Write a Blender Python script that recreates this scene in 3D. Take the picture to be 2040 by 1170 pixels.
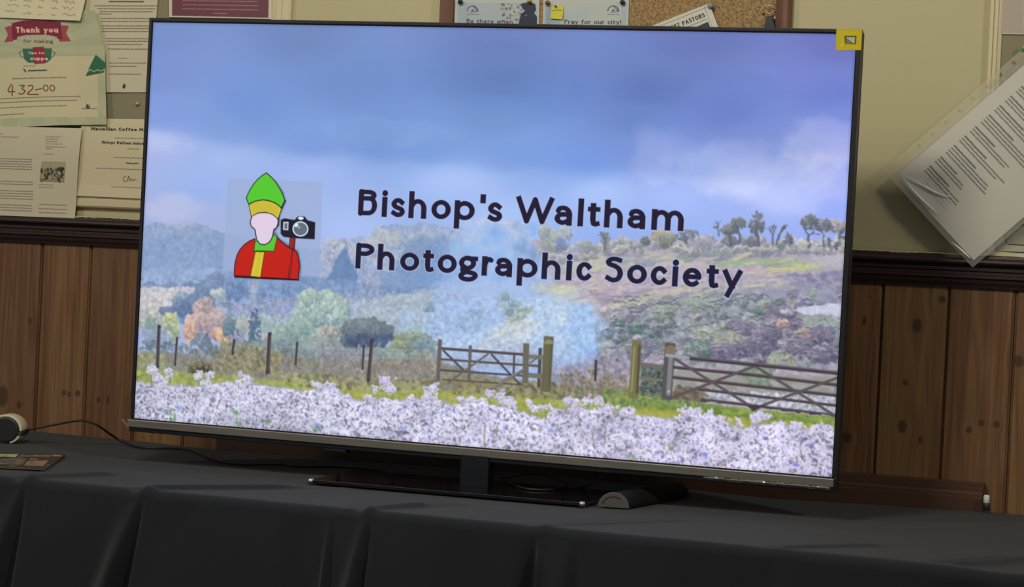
import bpy, bmesh, math, random
import numpy as np
from mathutils import Vector, Matrix

for o in list(bpy.data.objects): bpy.data.objects.remove(o, do_unlink=True)
SC = bpy.context.scene
COL = SC.collection
# World frame: X runs right along the panelled wall (wall face at Y = 0), Y into the wall, Z up, table top at Z = 0.
# ---------------------------------------------------------------- camera
CAM_P = Vector((1.32681914, -3.61370066, 0.380676957))
CAM_R = Vector((0.93145476, 0.36081344, 0.04696475)); CAM_U = Vector((-0.04939832, -0.00248044, 0.99877608)); CAM_F = Vector((-0.36048833, 0.93263471, -0.01551316))
FPX = 4301.5476                                   # focal length in pixels of the 2040 wide frame
cam = bpy.data.cameras.new('camera'); camo = bpy.data.objects.new('camera', cam); COL.objects.link(camo)
m = Matrix((CAM_R, CAM_U, -CAM_F)).transposed().to_4x4(); m.translation = CAM_P
camo.matrix_world = m
cam.sensor_fit = 'HORIZONTAL'; cam.sensor_width = 36; cam.lens = FPX / 2040 * 36; cam.clip_start = .05; cam.clip_end = 50
SC.camera = camo
# ---------------------------------------------------------------- view, world, ceiling lamps
SC.view_settings.view_transform = 'Standard'; SC.view_settings.look = 'None'
SC.view_settings.exposure = 0.0; SC.view_settings.gamma = 1.0; SC.view_settings.use_curve_mapping = False
wd = bpy.data.worlds.new('world'); SC.world = wd; wd.use_nodes = True
bg = wd.node_tree.nodes['Background']; bg.inputs[0].default_value = (.95, .95, .98, 1); bg.inputs[1].default_value = .17
def lamp(name, loc, aim, size, watts, col):
    l = bpy.data.lights.new(name, 'AREA'); l.shape = 'RECTANGLE'; l.size, l.size_y = size; l.energy = watts; l.color = col
    o = bpy.data.objects.new(name, l); COL.objects.link(o); o.location = loc
    o.rotation_euler = (Vector(aim) - Vector(loc)).to_track_quat('-Z', 'Y').to_euler(); return o
lamp('ceiling_lamp', (-.1, -2.15, 1.95), (0, -.2, .3), (.5, .3), 27, (1, .95, .80))
lamp('ceiling_lamp', (3.1, -2.3, 1.9), (.2, 0, .35), (.35, .35), 24, (1, .93, .76))
lamp('ceiling_lamp', (-2.2, -3.0, 1.9), (-.2, 0, .35), (.4, .4), 16, (1, .94, .80))

# ---------------------------------------------------------------- helpers
def at(px, py, Y=0.0):                            # a measured picture point, placed on the upright plane at depth Y
    d = CAM_F + CAM_R * ((px - 1020) / FPX) - CAM_U * ((py - 585) / FPX)
    return CAM_P + d * ((Y - CAM_P.y) / d.y)
def on(px, py, Z=0.0):                            # a measured picture point, placed on the level plane at height Z
    d = CAM_F + CAM_R * ((px - 1020) / FPX) - CAM_U * ((py - 585) / FPX)
    return CAM_P + d * ((Z - CAM_P.z) / d.z)
def lin(c): 
    c = np.asarray(c, np.float64) / 255; return np.where(c <= .04045, c / 12.92, ((c + .055) / 1.055) ** 2.4)
def mat(name, col, rough=.6, metal=0.0, spec=.5, **kw):
    m = bpy.data.materials.new(name); m.use_nodes = True; b = m.node_tree.nodes['Principled BSDF']
    b.inputs['Base Color'].default_value = (*col, 1); b.inputs['Roughness'].default_value = rough; b.inputs['Metallic'].default_value = metal
    b.inputs['Specular IOR Level'].default_value = spec
    for k, v in kw.items(): b.inputs[k.replace('_', ' ')].default_value = v
    n = m.node_tree.nodes; t = n.new('ShaderNodeTexNoise'); t.inputs['Scale'].default_value = 90; t.inputs['Detail'].default_value = 3
    mp = n.new('ShaderNodeMapRange'); mp.inputs['To Min'].default_value = max(0, rough - .05); mp.inputs['To Max'].default_value = min(1, rough + .08)
    m.node_tree.links.new(t.outputs['Fac'], mp.inputs['Value']); m.node_tree.links.new(mp.outputs[0], b.inputs['Roughness'])
    return m
class NT:
    """tiny node-building helper"""
    def __init__(s, m): s.t = m.node_tree; s.n = s.t.nodes; s.b = s.n['Principled BSDF']
    def new(s, typ, ins=(), **kw):
        x = s.n.new('ShaderNode' + typ)
        for k, v in kw.items(): setattr(x, k, v)
        for k, v in (ins.items() if isinstance(ins, dict) else enumerate(ins)):
            if v is None: continue
            if hasattr(v, 'is_output'): s.t.links.new(v, x.inputs[k])
            else: x.inputs[k].default_value = v
        return x
    def math(s, op, *a): return s.new('Math', a, operation=op).outputs[0]
    def link(s, a, b): s.t.links.new(a, b)
def printed(name, rough=.55, emit=False, spec=.35, coat=0):
    m = bpy.data.materials.new(name); m.use_nodes = True; N = NT(m)
    a = N.new('Attribute', attribute_name='ink')
    if emit:
        N.b.inputs['Base Color'].default_value = (.004, .004, .006, 1); N.b.inputs['Roughness'].default_value = .3; N.b.inputs['Specular IOR Level'].default_value = .08
        N.link(a.outputs['Color'], N.b.inputs['Emission Color']); N.b.inputs['Emission Strength'].default_value = 1.0
    else:
        N.link(a.outputs['Color'], N.b.inputs['Base Color']); N.b.inputs['Roughness'].default_value = rough; N.b.inputs['Specular IOR Level'].default_value = spec
        N.b.inputs['Coat Weight'].default_value = coat
    return m

def raw(name, V, F, m, parent=None, smooth=False, at_=(0, 0, 0)):
    """mesh object from world-space points, parented without moving it; origin at at_"""
    me = bpy.data.meshes.new(name); base = Vector(at_)
    if parent is not None: base = PW[parent.name]
    me.from_pydata([tuple(Vector(v) - base) for v in V], [], F); me.validate(); me.update()
    o = bpy.data.objects.new(name, me); COL.objects.link(o); me.materials.append(m)
    if smooth:
        for p in me.polygons: p.use_smooth = True
    if parent is not None: o.parent = parent
    else: o.location = base
    PW[o.name] = base.copy(); return o
PW = {}
def thing(name, label, cat, loc, group=None):
    o = bpy.data.objects.new(name, None); COL.objects.link(o); o.location = loc; o.empty_display_size = .03
    o['label'] = label; o['category'] = cat
    if group: o['group'] = group
    PW[o.name] = Vector(loc); return o
def tag(o, label, cat, group=None):
    o['label'] = label; o['category'] = cat
    if group: o['group'] = group
    return o
def struct(o): o['kind'] = 'structure'; return o

class MB:
    """collects shapes into one mesh"""
    def __init__(s): s.V = []; s.F = []
    def add(s, V, F):
        k = len(s.V); s.V += [Vector(v) for v in V]; s.F += [tuple(i + k for i in f) for f in F]; return s
    def hexa(s, c):                                # 8 corners: bottom 4 then top 4
        return s.add(c, [(3,2,1,0),(4,5,6,7),(0,1,5,4),(1,2,6,5),(2,3,7,6),(3,0,4,7)])
    def box(s, x0, x1, y0, y1, z0, z1, fr=None):
        c = [(x0,y0,z0),(x1,y0,z0),(x1,y1,z0),(x0,y1,z0),(x0,y0,z1),(x1,y0,z1),(x1,y1,z1),(x0,y1,z1)]
        return s.hexa([fr(*p) for p in c] if fr else c)
    def tube(s, pts, r, n=10, cap=True, sm=4):
        P = [Vector(p) for p in pts]
        if sm and len(P) > 2: P = [Vector(q) for q in smooth([tuple(p) for p in P], sm)]
        rad = r if callable(r) else (lambda t: r)
        up = Vector((0, 0, 1)); rings = []
        for i, p in enumerate(P):
            d = (P[min(i+1, len(P)-1)] - P[max(i-1, 0)]).normalized()
            a = d.cross(up); a = a.normalized() if a.length > 1e-4 else Vector((1, 0, 0)); b = a.cross(d).normalized()
            q = rad(i / (len(P) - 1)); rings.append([p + a * q * math.cos(6.28318 * k / n) + b * q * math.sin(6.28318 * k / n) for k in range(n)])
        V = [v for R_ in rings for v in R_]; F = []
        for i in range(len(P) - 1):
            for k in range(n): F.append((i*n+k, i*n+(k+1)%n, (i+1)*n+(k+1)%n, (i+1)*n+k))
        if cap: F += [tuple(range(n))[::-1], tuple((len(P)-1)*n + k for k in range(n))]
        return s.add(V, F)
    def lathe(s, c, axis, prof, n=20, cap=True):   # prof: (radius, along axis)
        ax = Vector(axis).normalized(); a = ax.orthogonal().normalized(); b = ax.cross(a); c = Vector(c); V = []; F = []
        for r, h in prof: V += [c + ax * h + (a * math.cos(6.28318*k/n) + b * math.sin(6.28318*k/n)) * r for k in range(n)]
        for i in range(len(prof) - 1):
            for k in range(n): F.append((i*n+k, i*n+(k+1)%n, (i+1)*n+(k+1)%n, (i+1)*n+k))
        if cap: F += [tuple(range(n))[::-1], tuple((len(prof)-1)*n + k for k in range(n))]
        return s.add(V, F)
    def prism(s, poly, fr, d0, d1):                # poly of (a, b); fr(a, b, d) -> point
        n = len(poly); V = [fr(a, b, d0) for a, b in poly] + [fr(a, b, d1) for a, b in poly]
        return s.add(V, [tuple(range(n)), tuple(range(2*n-1, n-1, -1))] + [(i, i+n, (i+1)%n+n, (i+1)%n) for i in range(n)])
    def build(s, name, m, parent=None, smooth=False, bevel=0, at_=(0,0,0), seg=2):
        o = raw(name, s.V, s.F, m, parent, smooth, at_)
        bm = bmesh.new(); bm.from_mesh(o.data); bmesh.ops.recalc_face_normals(bm, faces=bm.faces); bm.to_mesh(o.data); bm.free()
        if bevel:
            b = o.modifiers.new('bevel', 'BEVEL'); b.width = bevel; b.segments = seg; b.limit_method = 'ANGLE'; b.angle_limit = .6
        if smooth:
            for p in o.data.polygons: p.use_smooth = True
        return o

def sheet(name, cv, surf, m, parent=None, at_=(0, 0, 0), step=1):
    """finely cut sheet carrying a canvas as vertex colour. surf(u, v) -> arrays of world x, y, z (u right, v down, 0..1)"""
    a = cv.a[::step, ::step] if isinstance(cv, Canvas) else cv[::step, ::step]
    h, w = a.shape[:2]; v, u = np.mgrid[0:h, 0:w]; u = u / (w - 1); v = v / (h - 1)
    P = np.stack(surf(u, v), -1).reshape(-1, 3) - np.array(PW[parent.name] if parent is not None else at_)
    i = (np.arange(h - 1)[:, None] * w + np.arange(w - 1)[None]).ravel()
    q = np.stack([i, i + w, i + w + 1, i + 1], 1).astype(np.int32)
    me = bpy.data.meshes.new(name); me.vertices.add(len(P)); me.vertices.foreach_set('co', P.astype(np.float32).ravel())
    me.loops.add(q.size); me.loops.foreach_set('vertex_index', q.ravel()); me.polygons.add(len(q))
    me.polygons.foreach_set('loop_start', np.arange(0, q.size, 4, dtype=np.int32)); me.polygons.foreach_set('use_smooth', np.ones(len(q), bool))
    me.update(calc_edges=True)
    at2 = me.color_attributes.new('ink', 'FLOAT_COLOR', 'POINT')
    c = np.ones((h * w, 4), np.float32); c[:, :3] = lin(np.clip(a, 0, 255)).reshape(-1, 3); at2.data.foreach_set('color', c.ravel())
    me.materials.append(m); o = bpy.data.objects.new(name, me); COL.objects.link(o)
    if parent is not None: o.parent = parent; PW[o.name] = PW[parent.name]
    else: o.location = at_; PW[o.name] = Vector(at_)
    return o
def quad(tl, tr, br, bl, off=None):
    """bilinear patch through four corner points, pushed off it by off(u, v) towards the room"""
    A = [np.array(p, float) for p in (tl, tr, br, bl)]
    def f(u, v):
        u_, v_ = u[..., None], v[..., None]
        P = (A[0]*(1-u_) + A[1]*u_)*(1-v_) + (A[3]*(1-u_) + A[2]*u_)*v_
        y = P[..., 1] - (off(u, v) if off else 0)
        return P[..., 0], y, P[..., 2]
    return f
# ---------------------------------------------------------------- drawing kit
class Canvas:
    """small numpy raster: colours are sRGB 0..255, later stored as vertex colours of a finely cut sheet"""
    def __init__(s, w, h, base, M=None):
        s.w, s.h = w, h
        s.a = np.zeros((h, w, 3), np.float32); s.a[:] = base
        s.M = M                                  # optional 3x3 that rectifies measured points
    def q(s, pts):
        pts = np.atleast_2d(np.asarray(pts, float))
        if s.M is None: return pts
        v = np.c_[pts, np.ones(len(pts))] @ s.M.T
        return v[:, :2] / v[:, 2:3]
    def win(s, x0, y0, x1, y1):
        x0 = max(0, int(x0)); y0 = max(0, int(y0)); x1 = min(s.w, int(x1) + 2); y1 = min(s.h, int(y1) + 2)
        if x1 <= x0 or y1 <= y0: return None
        Y, X = np.mgrid[y0:y1, x0:x1]
        return (slice(y0, y1), slice(x0, x1)), X + .5, Y + .5
    def mix(s, sl, m, col):
        m = m[..., None]; s.a[sl] = s.a[sl] * (1 - m) + np.asarray(col, np.float32) * m
    def poly(s, pts, col, alpha=1.0, soft=1.0, out=None, ow=1.2):
        P = s.q(pts)
        g = s.win(P[:, 0].min() - soft - 2, P[:, 1].min() - soft - 2, P[:, 0].max() + soft + 2, P[:, 1].max() + soft + 2)
        if g is None: return
        sl, X, Y = g
        ins = np.zeros(X.shape, bool); d = np.full(X.shape, 1e9)
        n = len(P)
        for i in range(n):
            ax, ay = P[i]; bx, by = P[(i + 1) % n]
            if ay != by:
                c = (ay > Y) != (by > Y)
                ins ^= c & (X < (bx - ax) * (Y - ay) / (by - ay) + ax)
            L = (bx - ax) ** 2 + (by - ay) ** 2 + 1e-9
            t = np.clip(((X - ax) * (bx - ax) + (Y - ay) * (by - ay)) / L, 0, 1)
            d = np.minimum(d, np.hypot(X - ax - t * (bx - ax), Y - ay - t * (by - ay)))
        sd = np.where(ins, d, -d)
        m = np.clip(sd / soft + .5, 0, 1) * alpha
        s.mix(sl, m, col if not callable(col) else col(X, Y))
        if out is not None: s.mix(sl, np.clip(ow / 2 - d + .5, 0, 1), out)
    def line(s, pts, w, col, alpha=1.0, square=False, thin=0.0, caps=(1, 1)):
        P = s.q(pts); r = w / 2
        P = P[np.r_[True, np.hypot(*(P[1:] - P[:-1]).T) > 1e-3]] if len(P) > 2 else P
        g = s.win(P[:, 0].min() - r - 2, P[:, 1].min() - r - 2, P[:, 0].max() + r + 2, P[:, 1].max() + r + 2)
        if g is None: return
        sl, X, Y = g
        sd = np.full(X.shape, 1e9); n = len(P)
        for i in range(n - 1):
            ax, ay = P[i]; bx, by = P[i + 1]
            L = math.hypot(bx - ax, by - ay) + 1e-6; ux, uy = (bx - ax) / L, (by - ay) / L
            t = (X - ax) * ux + (Y - ay) * uy; p = np.abs(-(X - ax) * uy + (Y - ay) * ux)
            o = np.maximum(-t, t - L)
            r = w / 2 * (1 - thin * abs(ux)); e = np.where(o > 0, np.hypot(p, o), p) - r
            if square:
                if i == 0 and caps[0]: e = np.where(t < 0, np.maximum(p - r, -t - r), e)
                if i == n - 2 and caps[1]: e = np.where(t > L, np.maximum(p - r, t - L - r), e)
            sd = np.minimum(sd, e)
        s.mix(sl, np.clip(.5 - sd, 0, 1) * alpha, col)
    def dab(s, x, y, rx, ry, ang, col, alpha=1.0, soft=1.0):      # canvas coordinates
        R = max(rx, ry) + 1
        x0 = max(0, int(x - R)); y0 = max(0, int(y - R)); x1 = min(s.w, int(x + R) + 2); y1 = min(s.h, int(y + R) + 2)
        if x1 <= x0 or y1 <= y0: return
        X = (np.arange(x0, x1) + .5 - x)[None, :]; Y = (np.arange(y0, y1) + .5 - y)[:, None]
        c, n = math.cos(ang), math.sin(ang)
        d = np.sqrt(((X * c + Y * n) / rx) ** 2 + ((-X * n + Y * c) / ry) ** 2)
        m = np.clip((1 - d) * min(rx, ry) / soft + .5, 0, 1) * alpha
        s.mix((slice(y0, y1), slice(x0, x1)), m, col)
    def ell(s, x, y, rx, ry, col, alpha=1.0, soft=1.0, ang=0.0):  # measured coordinates
        (cx, cy), = s.q((x, y)); s.dab(cx, cy, rx, ry, ang, col, alpha, soft)

def fbm(w, h, cell, seed, octv=4, ax=1.0, gain=.5):
    rs = np.random.RandomState(seed); out = np.zeros((h, w), np.float32); amp = 1; tot = 0
    for o in range(octv):
        cx = max(1.5, cell * ax / 2 ** o); cy = max(1.5, cell / 2 ** o)
        gw, gh = int(w / cx) + 3, int(h / cy) + 3
        g = rs.rand(gh, gw).astype(np.float32)
        fx = np.arange(w) / cx; fy = np.arange(h) / cy
        ix = fx.astype(int); iy = fy.astype(int); tx = fx - ix; ty = fy - iy
        tx = tx * tx * (3 - 2 * tx); ty = (ty * ty * (3 - 2 * ty))[:, None]
        a = g[iy][:, ix]; b = g[iy][:, ix + 1]; c = g[iy + 1][:, ix]; d = g[iy + 1][:, ix + 1]
        out += amp * ((a * (1 - tx) + b * tx) * (1 - ty) + (c * (1 - tx) + d * tx) * ty); tot += amp; amp *= gain
    return out / tot

# stroke letters. x runs 0..1 over the letter's width; y: -1 descender, 0 baseline, 1 x-height, 2 capital height
def arc(cx, cy, rx, ry, a0, a1, n=14):
    return [(cx + rx * math.cos(math.radians(a0 + (a1 - a0) * i / n)), cy + ry * math.sin(math.radians(a0 + (a1 - a0) * i / n))) for i in range(n + 1)]
O_ = arc(.5, .5, .5, .5, 90, 450, 28)
GL = {
 'a': (.86, [[(.06, .8)] + arc(.45, .55, .55, .45, 125, 0, 10) + [(1, 0)], arc(.46, .28, .46, .28, 80, 275, 14)[::1] + [(.8, .08), (1, .25)], [(1, .56), (.5, .56)]]),
 'b': (.95, [[(0, 2), (0, 0)], O_]), 'c': (.78, [arc(.56, .5, .56, .5, 42, 318, 22)]), 'd': (.95, [[(1, 2), (1, 0)], O_]),
 'e': (.92, [[(0, .54), (1, .54)] + arc(.5, .5, .5, .5, 5, 310, 24)]), 'f': (.6, [[(1, 1.97), (.78, 2), (.5, 1.85), (.42, 1.5), (.42, 0)], [(0, 1), (.9, 1)]]),
 'g': (.9, [arc(.42, .64, .42, .36, 90, 450, 22), [(.6, .97), (1, .97)], [(.22, .34), (.1, .18), (.2, .02), (.6, -.06), (.92, -.2), (1, -.5), (.8, -.84), (.45, -.95), (.1, -.82), (0, -.5), (.12, -.22), (.32, -.06)]]),
 'h': (.9, [[(0, 2), (0, 0)], [(0, .6)] + arc(.52, .5, .48, .5, 140, 0, 10) + [(1, 0)]]), 'i': (.0, [[(.5, 1), (.5, 0)], 'dot']),
 'k': (.85, [[(0, 2), (0, 0)], [(.9, 1), (.1, .5), (1, 0)]]), 'l': (.0, [[(.5, 2), (.5, 0)]]),
 'm': (1.45, [[(0, 1), (0, 0)], [(0, .6)] + arc(.26, .5, .25, .5, 140, 0, 10) + [(.51, 0)], [(.51, .6)] + arc(.76, .5, .24, .5, 140, 0, 10) + [(1, 0)]]),
 'n': (.9, [[(0, 1), (0, 0)], [(0, .6)] + arc(.52, .5, .48, .5, 140, 0, 10) + [(1, 0)]]), 'o': (.98, [O_]), 'p': (.95, [[(0, 1), (0, -1)], O_]),
 'r': (.55, [[(0, 1), (0, 0)], [(0, .55), (.3, .9), (.7, 1), (1, .93)]]),
 's': (.75, [[(.93, .86), (.6, 1), (.25, .97), (.02, .77), (.15, .58), (.5, .48), (.88, .38), (1, .2), (.8, .03), (.4, 0), (0, .12)]]),
 't': (.65, [[(.4, 1.45), (.4, .3), (.5, .05), (.75, -.02), (1, .03)], [(0, 1), (1, 1)]]),
 'u': (.9, [[(0, 1), (0, .4)] + arc(.45, .42, .45, .42, 180, 320, 10), [(1, 1), (1, 0)]]), 'v': (.85, [[(0, 1), (.5, 0), (1, 1)]]),
 'w': (1.35, [[(0, 1), (.25, 0), (.5, 1), (.75, 0), (1, 1)]]), 'y': (.9, [[(0, 1), (.5, 0)], [(1, 1), (.5, 0), (.22, -.98)]]),
 'A': (1.1, [[(0, 0), (.5, 2), (1, 0)], [(.2, .7), (.8, .7)]]),
 'B': (.95, [[(0, 1.08), (0, 2)] + arc(.55, 1.55, .38, .45, 90, -90, 12), [(0, 1.08)] + arc(.58, .55, .42, .53, 90, -90, 12) + [(0, 0), (0, 1.2)]]),
 'C': (1., [arc(.6, 1, .6, 1, 48, 312, 22)]), 'D': (1.1, [[(0, 0), (0, 2)] + arc(.4, 1, .6, 1, 90, -90, 16) + [(0, 0)]]), 'E': (.8, [[(1, 2), (0, 2), (0, 0), (1, 0)], [(0, 1.05), (.9, 1.05)]]),
 'M': (1.3, [[(0, 0), (0, 2), (.5, .6), (1, 2), (1, 0)]]), 'O': (1.2, [arc(.5, 1, .5, 1, 90, 450, 28)]),
 'P': (.9, [[(0, 0), (0, 2)] + arc(.5, 1.45, .5, .55, 90, -90, 14) + [(0, .9)]]), 'R': (.95, [[(0, 0), (0, 2)] + arc(.5, 1.5, .45, .5, 90, -90, 12) + [(0, 1)], [(.5, 1), (1, 0)]]),
 'S': (.9, [[(.93, 1.85), (.6, 2), (.25, 1.95), (.02, 1.6), (.12, 1.25), (.5, 1.03), (.88, .8), (1, .45), (.82, .1), (.4, 0), (0, .15)]]),
 'T': (.95, [[(0, 2), (1, 2)], [(.5, 2), (.5, 0)]]), 'U': (1.05, [[(0, 2), (0, .6)] + arc(.5, .6, .5, .6, 180, 360, 14) + [(1, 2)]]), 'W': (1.6, [[(0, 2), (.26, 0), (.5, 1.95), (.74, 0), (1, 2)]]),
 'H': (1.05, [[(0, 0), (0, 2)], [(1, 0), (1, 2)], [(0, 1), (1, 1)]]), 'F': (.8, [[(1, 2), (0, 2), (0, 0)], [(0, 1), (.8, 1)]]), 'N': (1.1, [[(0, 0), (0, 2), (1, 0), (1, 2)]]), 'Q': (1.2, [arc(.5, 1, .5, 1, 90, 450, 28), [(.6, .5), (1, -.1)]]), 'I': (0., [[(.5, 0), (.5, 2)]]),
 '0': (.85, [arc(.5, 1, .5, 1, 90, 450, 28)]), '2': (.85, [arc(.45, 1.45, .5, .55, 160, -20, 12) + [(0, 0), (1, 0)]]), '3': (.8, [arc(.4, 1.5, .5, .5, 140, -90, 12), arc(.4, .5, .6, .5, 90, -140, 14)]),
 '4': (.9, [[(.7, 0), (.7, 2), (0, .6), (1, .6)]]), '1': (.5, [[(.1, 1.6), (.6, 2), (.6, 0)]]), '7': (.8, [[(0, 2), (1, 2), (.3, 0)]]), '5': (.8, [[(.9, 2), (.1, 2), (.05, 1.1), (.5, 1.25), (1, .7), (.6, 0), (0, .1)]]),
 '-': (.8, [[(0, .8), (1, .9)]]), "'": (.0, [[(.5, 2), (.5, 1.55)]]), '!': (.0, [[(.5, 2), (.5, .7)], [(.5, .05), (.5, -.02)]]), '.': (0., [[(.5, .05), (.5, -.02)]]), '£': (.9, [[(1, 1.7), (.7, 2), (.35, 1.8), (.35, .3), (0, 0), (1, 0)], [(0, 1), (.8, 1)]]),
}
def smooth(p, n=6):
    P = [p[0]] + list(p) + [p[-1]]; o = []
    for i in range(1, len(P) - 2):
        a, b, c, d = [np.array(q) for q in P[i-1:i+3]]
        for k in range(n):
            t = k / n; o.append(tuple(.5 * (2*b + (c-a)*t + (2*a-5*b+4*c-d)*t*t + (3*b-a-3*c+d)*t**3)))
    return o + [p[-1]]
def glyph(cv, ch, x0, x1, yb, cap, t, col, xh=.74, desc=.3, mp=None):
    """one letter in canvas pixels: outline box x0..x1, baseline yb, capital height cap, stroke t"""
    if ch not in GL: return
    lv = {-1: desc * cap - t / 2, 0: -t / 2, 1: -(xh * cap - t / 2), 2: -(cap - t / 2)}
    def Y(v):
        k = int(math.floor(v)); k = max(-1, min(1, k)); return yb + lv[k] + (lv[k + 1] - lv[k]) * (v - k)
    def X(u):
        return x0 + t / 2 + u * max(0, x1 - x0 - t)
    for st in GL[ch][1]:
        if st == 'dot':
            c = np.array([(X(.5), yb - cap + t * .58)]); c = mp(c) if mp else c
            cv.dab(c[0, 0], c[0, 1], t * .55, t * .55, 0, col); continue
        if len(st) > 5 and ch in 'sSgftur': st = smooth(st)
        p = np.array([(X(u), Y(v)) for u, v in st]); M, cv.M = cv.M, None
        cp = [0 if (ch in 'ahnmrbdpgBPRku' and abs(st[k][1] - round(st[k][1])) > .04) else 1 for k in (0, -1)]
        cv.line(mp(p) if mp else p, t, col, square=True, thin=.2, caps=cp); cv.M = M
def text(cv, s, x, yb, cap, t, col, width=None, sp=.17, mp=None, xh=.7):
    wd = [(.42 * cap if c == ' ' else GL.get(c, (.7,))[0] * cap * .62 + t) for c in s]
    tot = sum(wd) + sp * cap * (len(s) - 1); k = 1 if width is None else width / tot
    for c, w in zip(s, wd):
        glyph(cv, c, x, x + w * k, yb, cap, t, col, mp=mp, xh=xh); x += (w + sp * cap) * k
def greek(cv, x0, x1, y, cap, col, seed, t=None, alpha=.8):
    """a line of print too small to read"""
    r = random.Random(seed); x = x0; t = (t or cap * .25) * 1.35 + .25
    while x < x1:
        w = min(cap * r.uniform(1.2, 4.2), x1 - x); n = max(2, int(w / cap * 2.2))
        p = [(x + w * i / n, y - cap * (.3 + .28 * (i % 2) * r.uniform(.3, 1))) for i in range(n + 1)]
        M, cv.M = cv.M, None; cv.line(p, t, col, alpha); cv.M = M
        x += w + cap * .55

# ---------------------------------------------------------------- the picture on the television
def homog(src, dst):
    A = []
    for (x, y), (u, v) in zip(src, dst):
        A.append([x, y, 1, 0, 0, 0, -u * x, -u * y, -u]); A.append([0, 0, 0, x, y, 1, -v * x, -v * y, -v])
    return np.linalg.svd(np.array(A))[2][-1].reshape(3, 3)

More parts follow.
